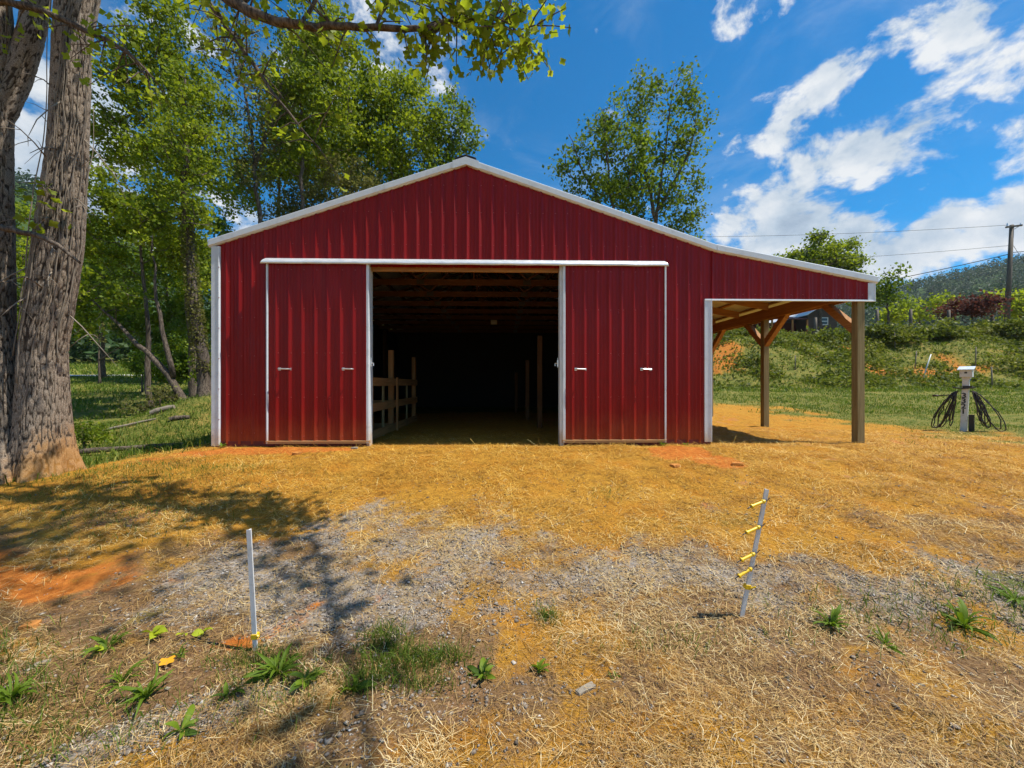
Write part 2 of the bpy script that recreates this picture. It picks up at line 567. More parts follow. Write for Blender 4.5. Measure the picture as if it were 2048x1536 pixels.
def m_straw(t):
    r = attr(t, 'rnd')
    col = t.ramp(r, [(.0, (.12, .050, .010)), (.25, (.38, .18, .026)), (.6, (.64, .365, .052)), (.85, (.78, .52, .12)), (1., (.84, .68, .32))])
    # older, weathered straw lies farther out in the yard
    g = pos(t)
    old = t.math('ADD', t.n('ShaderNodeSeparateXYZ', {0: g}).outputs[1], t.math('MULTIPLY', t.noise(g, 1.1, 4, .6), 1.6))
    old = t.math('MULTIPLY', t.rng(old, -1.6, -3.9), .62)
    grey = t.ramp(r, [(.0, (.09, .055, .032)), (.35, (.23, .145, .07)), (.7, (.47, .335, .165)), (1., (.72, .61, .40))])
    col = t.mix(old, col, grey)
    p = t.n('ShaderNodeBsdfPrincipled', {'Base Color': col, 'Roughness': .55, 'Specular IOR Level': .3})
    return p.outputs[0]


M_STRAW = material('straw', m_straw)
M_STONE = material('gravel_stone', lambda t: bsdf(t, t.ramp(attr(t, 'rnd'), [(.0, (.07, .055, .042)), (.5, (.25, .205, .16)), (.85, (.43, .375, .305)), (1., (.5, .48, .45))]), .8, 0, .3, t.noise(pos(t), 90, 4), .4, .004))


def bark_fn(c0, c1, c2, clay=False):
    def fn(t):
        p = pos(t)
        r = t.noise(scaled(t, p, (1, 1, .16)), 26.0, 6, .65, .6)
        f = t.noise(p, 60.0, 5, .65)
        b = t.noise(p, 1.6, 4, .6)
        col = t.mix(t.rng(r, .38, .62), c0, c1)
        col = t.mix(t.math('MULTIPLY', t.rng(f, .5, .8), .55), col, c2)
        col = t.mix(t.math('MULTIPLY', t.rng(b, .45, .75), .35), col, tuple(.55 * q for q in c1))
        if clay:
            z = t.n('ShaderNodeSeparateXYZ', {0: p}).outputs
            e = t.math('ADD', z[2], t.math('ADD', t.math('MULTIPLY', b, -.9), t.math('MULTIPLY', t.math('ADD', z[0], 6.4), -.65)))
            col = t.mix(t.math('MULTIPLY', t.rng(e, .12, -.35), .85), col, (.46, .21, .04))
        return bsdf(t, col, .9, 0, .15, t.math('ADD', r, t.math('MULTIPLY', f, .4)), .7, .02)
    return fn


M_BARK = material('bark_grey', bark_fn((.045, .034, .026), (.16, .125, .095), (.26, .22, .18)))


def m_bigbark(t):
    p = pos(t)
    rd = attr(t, 'ridge')
    r = t.noise(scaled(t, p, (1, 1, .45)), 34.0, 6, .65, .4)
    f = t.noise(p, 90.0, 5, .65)
    b = t.noise(p, 1.6, 4, .6)
    top = t.mix(t.rng(f, .35, .7), (.165, .125, .09), (.39, .32, .25))
    col = t.mix(t.rng(t.math('ADD', rd, t.math('MULTIPLY', t.math('SUBTRACT', r, .5), .9)), .15, .60), (.055, .040, .029), top)
    col = t.mix(t.math('MULTIPLY', t.rng(b, .5, .75), .45), col, (.10, .075, .055))
    z = t.n('ShaderNodeSeparateXYZ', {0: p}).outputs
    e = t.math('ADD', z[2], t.math('ADD', t.math('MULTIPLY', b, -1.0), t.math('MULTIPLY', t.math('ADD', z[0], 6.6), -.9)))
    col = t.mix(t.math('MULTIPLY', t.rng(t.math('ADD', e, t.math('MULTIPLY', t.math('ADD', r, rd), -.45)), -.55, -1.2), .62), col, t.mix(f, (.40, .17, .03), (.58, .30, .07)))
    return bsdf(t, col, .9, 0, .15, t.math('ADD', r, t.math('MULTIPLY', f, .5)), .6, .015)


M_BARKBIG = material('bark_furrowed', m_bigbark)
M_TWIG = material('twig', lambda t: bsdf(t, t.mix(t.noise(pos(t), 12, 4), (.10, .08, .06), (.25, .21, .17)), .9, 0, .15))
M_DRY = material('dry_twig', lambda t: bsdf(t, t.mix(t.noise(pos(t), 12, 4), (.16, .13, .10), (.32, .27, .21)), .9, 0, .15))

# ------------------------------------------------------------------ ground
def axis_coords(lo, hi, fine_lo, fine_hi, step, growth):
    a = list(np.arange(fine_lo, fine_hi + step / 2, step))
    s, v = step, a[-1]
    while v < hi:
        s *= growth
        v += s
        a.append(v)
    s, v = step, a[0]
    b = []
    while v > lo:
        s *= growth
        v -= s
        b.append(v)
    return np.array(b[::-1] + a)


def build_ground():
    xs = axis_coords(-1800, 1800, -9, 12, .11, 1.05)
    ys = axis_coords(-400, 2200, -7.2, 3.0, .09, 1.045)
    X, Y = np.meshgrid(xs, ys)
    x, y = X.ravel(), Y.ravel()
    z = height(x, y)
    clay, grav, green, mul = zones(x, y)
    nx, ny = len(xs), len(ys)
    i = np.arange(nx * ny).reshape(ny, nx)
    F = np.stack([i[:-1, :-1], i[:-1, 1:], i[1:, 1:], i[1:, :-1]], -1).reshape(-1, 4)
    o = np_obj('ground', np.stack([x, y, z], 1), F, M_GROUND, smooth=True, attrs={'clay': clay, 'gravel': grav, 'green': green, 'mulch': mul})
    tag(o, kind='structure')


build_ground()


# a pale farm track across the field behind the trees
def build_track():
    xs = np.linspace(-48, -13, 60)
    V, F = [], []
    for k, x in enumerate(xs):
        yc = 29 + .8 * math.sin(x * .2)
        for s in (-.9, -.3, .3, .9):
            V.append((x, yc + s, hz(x, yc + s) + .06))
    for k in range(len(xs) - 1):
        for j in range(3):
            F.append((k * 4 + j, k * 4 + 4 + j, k * 4 + 5 + j, k * 4 + 1 + j))
    m = material('track_gravel', lambda t: bsdf(t, t.mix(t.noise(pos(t), 6, 5), (.38, .36, .33), (.56, .54, .50)), .9))
    tag(np_obj('path', np.array(V), np.array(F), m), kind='structure')


build_track()

# ------------------------------------------------------------------ the barn
XL, XR, XC = -5.241, 3.903, -0.669
OPEN_L, OPEN_R, OPEN_TOP = -2.44, 1.085, 3.24
LT_R, LT_BOTTOM = 6.95, 2.73
DEPTH = 12.25
RIB = 0.2286


def rake(x):
    main = 3.63 + (4.572 - abs(x - XC)) / 3.0
    if x > XR + .08:
        return 3.606 - (x - (XR + .08)) * .187
    return max(main, 3.60)


barn = empty('barn', (XC, 0, 0))
tag(barn, 'red ribbed metal pole barn with white trim, open doors and a lean-to', 'barn')


def profile(xa, xb, x0):
    """points (x, outward offset) of a ribbed sheet between xa and xb, ribs counted from x0"""
    pts = [(xa, 0.0)]
    k = math.floor((xa - x0) / RIB) - 1
    while x0 + k * RIB < xb + .1:
        r = x0 + k * RIB
        for dx, o in ((-.030, 0), (-.010, .027), (.009, .027), (.030, 0), (.064, 0), (.072, .004), (.084, .004), (.092, 0), (.136, 0), (.144, .004), (.156, .004), (.164, 0)):
            if xa + .001 < r + dx < xb - .001:
                pts.append((r + dx, o))
        k += 1
    pts.append((xb, 0.0))
    return pts


def ribbed(name, xa, xb, x0, ybase, ztop, zbot, mat, parent):
    pr = profile(xa, xb, x0)
    V, F = [], []
    for x, o in pr:
        V.append((x, ybase - o, zbot(x)))
        V.append((x, ybase - o, ztop(x)))
    F = [(2 * i, 2 * i + 2, 2 * i + 3, 2 * i + 1) for i in range(len(pr) - 1)]
    return np_obj(name, np.array(V), np.array(F), mat, parent)


def front_wall():
    cuts = [XL] + [XL + .012 + .9144 * k - .045 for k in range(1, 14)]
    cuts = [c for c in cuts if c < LT_R - .1] + [OPEN_L, OPEN_R, XR, LT_R, XC]
    cuts = sorted(set(round(c, 4) for c in cuts))
    for a, b in zip(cuts[:-1], cuts[1:]):
        m = (a + b) / 2
        zb = LT_BOTTOM if m > XR else (OPEN_TOP + .04 if OPEN_L < m < OPEN_R else .05)
        ribbed('wall_panel', a, b, XL + .012, 0.0, lambda x: rake(x) + .03, lambda x: zb, M_RED, barn)
    # other walls, as ribbed sheets
    def side(name, x, sgn):
        pr = profile(0.0, DEPTH, .1)
        V = [(x + sgn * o, y, z) for y, o in pr for z in (.0, 3.70)]
        F = [(2 * i, 2 * i + 2, 2 * i + 3, 2 * i + 1) for i in range(len(pr) - 1)]
        np_obj(name, np.array(V), np.array(F), M_RED, barn)
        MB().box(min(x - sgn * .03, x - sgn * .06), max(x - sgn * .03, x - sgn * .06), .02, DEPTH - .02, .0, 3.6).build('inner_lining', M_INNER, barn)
    side('side_wall', XL, -1)
    side('side_wall', XR, 1)
    pr = profile(XL, XR, XL + .012)
    V = [(x, DEPTH + o, z) for x, o in pr for z in (0.0, rake(x) + .10)]
    F = [(2 * i, 2 * i + 2, 2 * i + 3, 2 * i + 1) for i in range(len(pr) - 1)]
    np_obj('back_wall', np.array(V), np.array(F), M_RED, barn)
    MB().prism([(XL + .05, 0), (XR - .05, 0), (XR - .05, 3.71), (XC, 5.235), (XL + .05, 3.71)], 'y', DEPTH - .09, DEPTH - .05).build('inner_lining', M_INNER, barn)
    # skirt boards
    MB().box(XL + .005, OPEN_L - .02, -.010, .030, -.16, .10).build('skirt_board', M_REDBOARD, barn)
    MB().box(OPEN_R + .02, XR - .005, -.010, .030, -.16, .10).build('skirt_board', M_REDBOARD, barn)
    # girts inside the front wall
    for z in (.6, 1.3, 2.0, 2.7):
        MB().box(XL + .1, OPEN_L - .12, .03, .07, z, z + .09).build('girt', WOOD['x'], barn)
        MB().box(OPEN_R + .12, XR - .1, .03, .07, z, z + .09).build('girt', WOOD['x'], barn)


front_wall()


def roof():
    th = .035
    for sgn in (-1, 1):
        xe = XC + sgn * 4.66
        ze = 3.63 + (4.572 - 4.66) / 3 + .10
        zp = 3.63 + 4.572 / 3 + .10
        o = MB().prism([(XC, zp), (xe, ze), (xe, ze + th), (XC, zp + th)], 'y', -.03, DEPTH + .1).build('roof_panel', M_GALV, barn)
    x0, x1 = XR + .10, 7.06
    z0, z1 = rake(x0) + .10, rake(x1) + .10
    MB().prism([(x0, z0 + .02), (x1, z1), (x1, z1 + .03), (x0, z0 + .05)], 'y', -.03, DEPTH + .1).build('lean_to_roof', M_UNDER, barn)
    # ridge cap
    MB().prism([(XC, 5.335), (XC - .19, 5.272), (XC - .19, 5.262), (XC, 5.32), (XC + .19, 5.262), (XC + .19, 5.272)], 'y', -.07, DEPTH + .12).build('ridge_cap', M_ROD, barn)

    # rake trims with a turned lower lip
    def trim(x0, x1, name='rake_trim', y0=-.062, extra=0.0):
        m = MB()
        a0, a1 = rake(x0), rake(x1)
        prof = [(.004, -.005), (-.030 + y0 + .06, -.005), (y0 + .012, .012), (y0, .020), (y0, .118 + extra), (y0 + .02, .134 + extra), (.004, .134 + extra)]
        n = len(prof)
        vs = [(x0, y, a0 + z) for y, z in prof] + [(x1, y, a1 + z) for y, z in prof]
        fs = [tuple(range(n)), tuple(reversed(range(n, 2 * n)))] + [(i, i + n, (i + 1) % n + n, (i + 1) % n) for i in range(n)]
        m.add(vs, fs)
        return m.build(name, M_WHITE, barn)
    trim(XL - .055, -2.16)
    trim(-2.156, XC - .11)
    trim(XC + .11, 2.2)
    trim(2.204, XR + .078)
    trim(XR + .085, 7.05)
    # peak piece bent over the ridge
    y0 = -.069
    P = []
    for x in (XC - .24, XC, XC + .24):
        zc = 3.63 + (4.572 - abs(x - XC)) / 3
        P.append([(x, y0, zc + .0), (x, y0, zc + .142), (x, .0, zc + .142), (x, .0, zc)])
    vs = [p for q in P for p in q]
    fs = [(0, 1, 2, 3), (11, 10, 9, 8)]
    for i in range(2):
        for k in range(4):
            a, b = i * 4 + k, i * 4 + (k + 1) % 4
            fs.append((a, a + 4, b + 4, b))
    MB().add(vs, fs).build('peak_trim', M_WHITE, barn)

    # corner trims: flat face with a chamfered hem on each side
    def corner(xa, xb, z0, z1, name='corner_trim', y=-.030):
        MB().prism([(xa, .01), (xa, y), (xb - .034, y), (xb - .028, y - .010), (xb - .014, y - .010), (xb, y + .012), (xb, .01)], 'z', z0, z1).build(name, M_WHITE, barn)
    corner(XL - .018, XL + .135, .02, rake(XL) + .0)
    corner(XR - .135, XR + .012, .06, LT_BOTTOM - .012)
    corner(6.88, 7.03, LT_BOTTOM - .012, rake(6.95) - .01)
    # white drip edge below the lean-to front
    MB().prism([(.012, LT_BOTTOM - .004), (-.034, LT_BOTTOM - .004), (-.040, LT_BOTTOM - .034), (.012, LT_BOTTOM - .034)], 'x', XR - .13, 7.02).build('drip_trim', M_WHITE, barn)
    # door opening jambs
    MB().prism([(OPEN_L - .03, -.045), (OPEN_L + .022, -.045), (OPEN_L + .022, .13), (OPEN_L - .03, .13)], 'z', -.02, OPEN_TOP + .1).build('door_jamb', M_WHITE, barn)
    MB().prism([(OPEN_R + .05, -.05), (OPEN_R - .03, -.045), (OPEN_R - .036, .03), (OPEN_R - .024, .034), (OPEN_R - .03, .13), (OPEN_R + .05, .13)], 'z', -.02, OPEN_TOP + .1).build('door_jamb', M_WHITE, barn)
    # header board over the opening
    MB().box(OPEN_L + .022, OPEN_R - .036, .045, .085, OPEN_TOP - .02, OPEN_TOP + .17).build('header_beam', WOOD['x'], barn, bevel=.004)
    MB().box(OPEN_L - .3, OPEN_R + .3, .09, .13, OPEN_TOP + .02, OPEN_TOP + .25).build('header_beam', WOOD['x'], barn)


roof()


def track_cover():
    x0, x1 = -4.318, 3.044
    # galvanised cover, sloping top, rounded nose, open underneath; slightly dented along its run
    rnd = random.Random(3)
    n = 60
    prof = [(-.004, 3.425), (-.055, 3.415), (-.118, 3.372), (-.150, 3.330), (-.152, 3.292), (-.146, 3.292), (-.144, 3.326), (-.112, 3.362), (-.052, 3.404), (-.004, 3.413)]
    V, F = [], []
    for i in range(n + 1):
        x = x0 + (x1 - x0) * i / n
        w = .004 * math.sin(i * 1.1) + rnd.uniform(-.003, .003)
        inset = .045 if i in (0, n) else 0
        for j, (y, z) in enumerate(prof):
            f = max(0, (z - 3.30) / .12)
            V.append((x + (inset * f if i == 0 else -inset * f), y + w * .5, z + w * (.6 if 1 < j < 8 else .2)))
    k = len(prof)
    for i in range(n):
        for j in range(k - 1):
            F.append((i * k + j, i * k + j + 1, (i + 1) * k + j + 1, (i + 1) * k + j))
    np_obj('track_cover', np.array(V), np.array(F), M_GALV, barn, smooth=True)
    MB().box(x0 + .05, x1 - .05, -.09, -.05, 3.33, 3.365).build('door_track', M_STEEL, barn)


track_cover()


def door(xa, xb, inner_left, latch_x):
    d = empty('sliding_door', ((xa + xb) / 2, -.10, .05))
    d.parent = barn
    d.matrix_parent_inverse = Matrix.Translation(-barn.location)
    yb, zb, zt = -.088, .085, 3.325
    w = .034
    mid = (xa + xb) / 2
    x0 = xa + .17
    mid = x0 + RIB * 4 - .045
    ribbed('door_sheet', xa + w * .6, mid, x0, yb, lambda x: zt, lambda x: zb + .02, M_RED, d)
    ribbed('door_sheet', mid + .0008, xb - w * .6, x0, yb, lambda x: zt, lambda x: zb + .02, M_RED, d)
    for x, wide in ((xa, .030 if not inner_left else .050), (xb - (.030 if inner_left else .050), .030 if inner_left else .050)):
        MB().prism([(x, -.050), (x, -.112), (x + .006, -.116), (x + wide - .008, -.116), (x + wide, -.108), (x + wide, -.050)], 'z', zb - .015, zt).build('edge_trim', M_WHITE, d)
    MB().prism([(-.048, zb - .02), (-.048, zb + .035), (-.118, zb + .035), (-.122, zb + .024), (-.112, zb + .012), (-.112, zb - .02)], 'x', xa - .004, xb + .004).build('bottom_rail', M_TAN, d)
    for z in (.85, 1.65, 2.45):
        MB().box(xa + .05, xb - .05, -.083, -.052, z, z + .07).build('cross_rail', M_STEEL, d)
    # pull handles: a bar held on two short stand-offs
    for hx in (xa + .24, xb - .46):
        h = MB()
        h.tube([(hx, -.108, 1.41), (hx, -.150, 1.412), (hx + .02, -.158, 1.412), (hx + .155, -.158, 1.408), (hx + .175, -.150, 1.408), (hx + .175, -.100, 1.408)], .0135, 8)
        h.box(hx - .022, hx + .022, -.1135, -.107, 1.385, 1.435)
        h.box(hx + .150, hx + .196, -.095, -.088, 1.385, 1.432)
        h.build('handle', M_STEEL, d)
    lt = MB()
    lt.tube([(latch_x, -.03, 1.62), (latch_x, -.03, 1.44)], .006, 6)
    lt.tube([(latch_x, -.035, 1.52), (latch_x + (.05 if not inner_left else -.05), -.045, 1.52), (latch_x + (.05 if not inner_left else -.05), -.045, 1.47)], .009, 6)
    lt.box(latch_x - .012, latch_x + .012, -.04, -.02, 1.46, 1.58)
    lt.build('latch', M_STEEL, d)


door(-4.235, -2.405, False, -2.395)
door(1.10, 3.012, True, 1.02)


def screws():
    m = MB()

    def s(x, y, z, r=.009):
        m.tube([(x, y + .004, z), (x, y - .006, z)], [r, r * .8], 5)
    for k in range(40):
        for z in (.25, .95, 1.65, 2.35, 3.0, 3.7, 4.3, 4.8):
            x = XL + .012 + k * RIB + .036
            if x > XR - .15 or z > rake(x) - .1:
                continue
            if OPEN_L - .1 < x < OPEN_R + .1 and z < OPEN_TOP + .25:
                continue
            if -4.3 < x < 3.06 and z < 3.45:
                continue
            s(x, 0, z)
    for k in range(13):
        x = XR + .15 + k * RIB
        if x < 6.85:
            s(x, 0, 2.82)
    for dx in (-4.235, 1.10):
        for k in range(8):
            for z in (.2, .9, 1.7, 2.5, 3.2):
                s(dx + .205 + k * RIB, -.09, z)
    for z in np.arange(.5, 3.5, .55):
        s(XL + .125, -.038, z, .008)
    o = m.build('screws', M_SCREW, barn)
    tag(o, kind='stuff')


screws()


def trusses():
    def part(m, p0, p1, w, h):
        m.beam(p0, p1, w, h, up=(0, 1, 0))
        return m
    bz = 3.53
    top = 4.98
    xl, xr = XL + .10, XR - .10
    pcs = []
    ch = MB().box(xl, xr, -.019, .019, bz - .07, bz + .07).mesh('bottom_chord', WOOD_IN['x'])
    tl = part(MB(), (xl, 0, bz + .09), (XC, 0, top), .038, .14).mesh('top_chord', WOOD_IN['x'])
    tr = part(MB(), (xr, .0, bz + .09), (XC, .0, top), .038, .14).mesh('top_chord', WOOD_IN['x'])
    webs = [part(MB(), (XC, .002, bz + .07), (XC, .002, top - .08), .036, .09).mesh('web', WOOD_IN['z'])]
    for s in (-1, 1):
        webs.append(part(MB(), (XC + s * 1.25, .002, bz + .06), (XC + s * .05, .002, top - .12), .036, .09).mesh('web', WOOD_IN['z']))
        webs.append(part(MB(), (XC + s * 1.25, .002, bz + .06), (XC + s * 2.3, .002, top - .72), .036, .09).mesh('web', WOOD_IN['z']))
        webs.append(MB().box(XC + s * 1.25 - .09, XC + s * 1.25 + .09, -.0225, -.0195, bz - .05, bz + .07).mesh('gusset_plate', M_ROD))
    for k in range(9):
        y = .80 + 1.2192 * k
        t = empty('truss', (XC, y, bz))
        t.parent = barn
        t.matrix_parent_inverse = Matrix.Translation(-barn.location)
        for me in [ch, tl, tr] + webs:
            o = bpy.data.objects.new(me.name.split('.')[0], me)
            C.objects.link(o)
            o.parent = t
            o.matrix_parent_inverse = Matrix.Translation(-Vector((XC, y, bz)))
            o.location = (0, y, 0)
    # purlins under the main roof
    for s in (-1, 1):
        for q in (.5, 1.3, 2.1, 2.9, 3.7, 4.4):
            x = XC + s * q
            z = 3.63 + (4.572 - q) / 3 + .045
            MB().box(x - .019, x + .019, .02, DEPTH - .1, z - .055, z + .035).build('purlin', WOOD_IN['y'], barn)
    # wall posts of the main frame
    for x in (XL + .14, XR - .14):
        for y in np.arange(.12, DEPTH, 2.44):
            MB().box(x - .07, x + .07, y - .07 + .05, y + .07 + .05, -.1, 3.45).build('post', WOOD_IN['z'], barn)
    MB().box(-.42, -.20, 6.9, 7.1, 3.30, 3.44).build('light_fixture', M_UNDER, barn)


trusses()


def lean_to():
    ys = [.012, 2.68, 5.36, 8.04, 10.0, 12.05]
    for i, y in enumerate(ys):
        MB().box(6.72, 6.86, y, y + .14, hz(6.8, y) - .25, 3.06).build('lean_to_post', M_WEATHERED, barn, bevel=.006)
        if i < len(ys) - 1:
            MB().prism([(y + .142, 2.10), (y + .142, 2.31), (y + .72, 2.80), (y + .92, 2.80)], 'x', 6.73, 6.85).build('knee_brace', WOOD['y'], barn, bevel=.004)
        if i > 0:
            MB().prism([(y - .002, 2.10), (y - .002, 2.31), (y - .58, 2.80), (y - .78, 2.80)], 'x', 6.73, 6.85).build('knee_brace', WOOD['y'], barn, bevel=.004)
    MB().box(6.675, 6.713, .02, DEPTH, 2.78, 3.04).build('eave_beam', WOOD['y'], barn)
    MB().box(6.867, 6.905, .02, DEPTH, 2.78, 3.04).build('eave_beam', WOOD['y'], barn)
    # header boards behind the lean-to front
    MB().box(XR + .05, 6.90, .030, .068, LT_BOTTOM + .02, LT_BOTTOM + .16).build('header_beam', WOOD['x'], barn)
    for y in np.arange(1.22, DEPTH, 1.22):
        m = MB()
        z0, z1 = rake(XR + .1) - .03, rake(6.66) - .03
        m.prism([(XR + .04, z0 - .09), (XR + .04, z0 + .09), (6.66, z1 + .09), (6.66, z1 - .09)], 'y', y - .02, y + .02)
        m.build('rafter', WOOD['x'], barn)
    for x in np.arange(4.3, 6.9, .62):
        z = rake(x) + .085
        MB().box(x - .045, x + .045, .02, DEPTH, z - .02, z + .018).build('purlin', WOOD['y'], barn)


lean_to()


# ------------------------------------------------------------------ things inside the barn
def stall_fence():
    x = -2.68
    f = empty('stall_fence', (x, .8, 0))
    tag(f, 'wooden board stall fence inside the barn doorway', 'fence')
    MB().box(x - .05, x + .05, .72, .82, -.1, 1.30).build('post', WOOD['z'], f, bevel=.004)
    MB().box(x - .055, x + .055, 2.22, 2.34, -.1, 1.95).build('post', WOOD['z'], f, bevel=.004)
    MB().box(x - .055, x + .055, 4.66, 4.78, -.1, 1.95).build('post', WOOD['z'], f, bevel=.004)
    MB().box(x + .052, x + .088, 1.38, 1.45, .0, 1.24).build('gate_stile', M_WEATHERED, f)
    MB().box(x + .090, x + .13, 2.38, 2.46, .0, 1.30).build('gate_stile', WOOD['z'], f)
    MB().box(x + .052, x + .088, 3.5, 3.57, .0, 1.24).build('gate_stile', M_WEATHERED, f)
    for y0, y1 in ((.70, 2.36), (2.38, 4.8)):
        for z in (.03, .58, 1.10):
            MB().box(x + .056, x + .09, y0, y1, z, z + .17).build('rail', WOOD['y'], f)
    for z in (.03, .58, 1.10):
        MB().box(XL + .3, x - .06, 2.24, 2.28, z, z + .17).build('rail', WOOD['x'], f)


stall_fence()
for (x, y, h, lab) in ((.97, 2.95, 2.39, 'tall rough timber post standing free inside the barn, nearest the doorway'),
                       (.80, 5.35, 1.90, 'shorter timber post behind the tall one inside the barn'),
                       (.55, 8.4, 1.60, 'faint low timber post deepest in the dark barn')):
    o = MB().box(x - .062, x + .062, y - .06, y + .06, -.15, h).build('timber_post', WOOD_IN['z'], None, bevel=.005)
    tag(o, lab, 'post', 'free-standing posts inside the barn')

# ------------------------------------------------------------------ loose cover on the ground: straw, gravel, grass
rng = np.random.default_rng(5)


def unit(v):
    return v / np.maximum(np.linalg.norm(v, axis=1, keepdims=True), 1e-9)


def strips(x, y, z, length, width, ang, tilt, curve, r):
    """flat bent strips: three cross sections each, two quads"""
    n = len(x)
    d = np.stack([np.cos(ang) * np.cos(tilt), np.sin(ang) * np.cos(tilt), np.sin(tilt)], 1)
    s = np.stack([-np.sin(ang), np.cos(ang), np.zeros(n)], 1)
    c = np.stack([x, y, z], 1)
    V = np.zeros((n, 6, 3))
    for k, t in enumerate((-.5, 0., .5)):
        p = c + d * (length * t)[:, None] + s * (curve * length * (.25 - t * t) * 2)[:, None]
        p[:, 2] += -abs(t) * length * .05
        wdt = width * (1.0 if k == 1 else .75)
        V[:, 2 * k] = p - s * wdt[:, None] / 2
        V[:, 2 * k + 1] = p + s * wdt[:, None] / 2
    b = (np.arange(n) * 6)[:, None]
    F = np.concatenate([b + np.array([0, 2, 3, 1]), b + np.array([2, 4, 5, 3])])
    return V.reshape(-1, 3), F, np.repeat(r, 6)


def build_straw():
    xs, ys = [], []
    # more strands towards the viewpoint, where single stems show
    n = 0
    while n < 180000:
        y = -7.26 + 1.25 * (9.0 / 1.25) ** rng.random(90000)
        y = np.where(rng.random(90000) < .25, rng.uniform(-7, 2.5, 90000), y)
        x = (rng.random(90000) - .5) * 2 * (1.6 * (y + 7.26) + .8)
        clay, grav, green, mul = zones(x, y)
        w = 1 - .80 * clay - .36 * grav * (1 - clay) - .30 * mul
        w = w * (1 - .82 * green)
        w = w * (.30 + .9 * ss(.3, .62, fbm(x * 1.9, y * 1.9, 91))) * (1 - .38 * ss(-2.5, -4.2, y))
        w = np.where((y > 0) & ((x < OPEN_L) | ((x > OPEN_R) & (x < XR))), 0, w)
        w = np.where((np.abs(x + 6.9) < 1.0) & (y > -2.2) & (y < -.4), 0, w)
        k = rng.random(len(x)) < w
        xs.append(x[k]); ys.append(y[k]); n += k.sum()
    x, y = np.concatenate(xs), np.concatenate(ys)
    n = len(x)
    L = rng.uniform(.022, .085, n) * np.where(rng.random(n) < .05, 2.4, 1.0)
    W = rng.uniform(.0012, .0027, n) * (1 + .20 * np.clip(y + 7.26 - 2, 0, 5))
    L = L * (1 + .13 * np.clip(y + 7.26 - 2, 0, 5))
    z = height(x, y) + rng.uniform(.001, .020, n)
    patch = fbm(x * 2.3, y * 2.3, 33)
    front = ss(-1.5, -4.0, y)
    r = np.clip(rng.normal(.42, .22, n) + front * rng.normal(.08, .16, n) + (patch - .5) * .8, 0, 1)
    tilt = rng.normal(0, .24, n)
    z = z + np.abs(np.sin(tilt)) * L * .45
    ang = rng.uniform(0, 2 * np.pi, n) * .55 + fbm(x * .8, y * .8, 35) * 7.0
    k = rng.random(n) < .35
    V, F, rr = strips(x[k], y[k], z[k], L[k], W[k], ang[k], tilt[k], rng.normal(0, .5, k.sum()), r[k])
    k = ~k
    V2, F2, r2 = strips(x[k], y[k], z[k], L[k], W[k], ang[k], tilt[k], rng.normal(0, .2, k.sum()), r[k])
    m = k.sum()
    V2 = V2.reshape(m, 6, 3)[:, [0, 1, 5, 4]].reshape(-1, 3)
    F2 = (np.arange(m) * 4)[:, None] + np.array([0, 1, 2, 3]) + len(V)
    V, F, rr = np.concatenate([V, V2]), np.concatenate([F, F2]), np.concatenate([rr, r2.reshape(m, 6)[:, :4].ravel()])
    tag(np_obj('straw', V, F, M_STRAW, rnd=rr), 'loose golden straw strewn over the yard in front of the barn', 'straw', kind='stuff')


build_straw()


def stones(x, y, size, r, embed=.35):
    n = len(x)
    base = np.array([(1, 0, 0), (0, 1, 0), (-1, 0, 0), (0, -1, 0), (0, 0, .8), (0, 0, -.8), (.55, .6, .35), (-.6, -.5, .4)])
    tri = np.array([(0, 6, 4), (6, 1, 4), (1, 2, 4), (2, 7, 4), (7, 3, 4), (3, 0, 4), (0, 1, 6), (2, 3, 7), (1, 0, 5), (2, 1, 5), (3, 2, 5), (0, 3, 5)])
    P = base[None] * rng.uniform(.65, 1.3, (n, 8, 1)) * rng.uniform(.6, 1.25, (n, 1, 3)) + rng.normal(0, .12, (n, 8, 3))
    a = rng.uniform(0, 6.283, n)
    c, s = np.cos(a)[:, None], np.sin(a)[:, None]
    P = np.stack([P[..., 0] * c - P[..., 1] * s, P[..., 0] * s + P[..., 1] * c, P[..., 2] * .7], -1) * size[:, None, None]
    P += np.stack([x, y, height(x, y) + size * (.5 - embed)], 1)[:, None]
    F = (np.arange(n) * 8)[:, None, None] + tri[None]
    return P.reshape(-1, 3), F.reshape(-1, 3), np.repeat(r, 8)


def build_gravel():
    xs, ys = [], []
    n = 0
    while n < 24000:
        y = -7.26 + 1.3 * (5.2 / 1.3) ** rng.random(60000)
        x = (rng.random(60000) - .5) * 2 * (1.4 * (y + 7.26) + .5)
        clay, grav, green, mul = zones(x, y)
        k = rng.random(60000) < (grav * .95 + .035) * (1 - .8 * clay)
        xs.append(x[k]); ys.append(y[k]); n += k.sum()
    x, y = np.concatenate(xs), np.concatenate(ys)
    n = len(x)
    size = np.clip(rng.lognormal(-5.0, .38, n), .003, .021)
    V, F, rr = stones(x, y, size, np.clip(rng.normal(.45, .22, n), 0, 1))
    tag(np_obj('gravel', V, F, M_STONE, rnd=rr), 'grey crushed gravel showing through the straw', 'gravel', kind='stuff')


build_gravel()


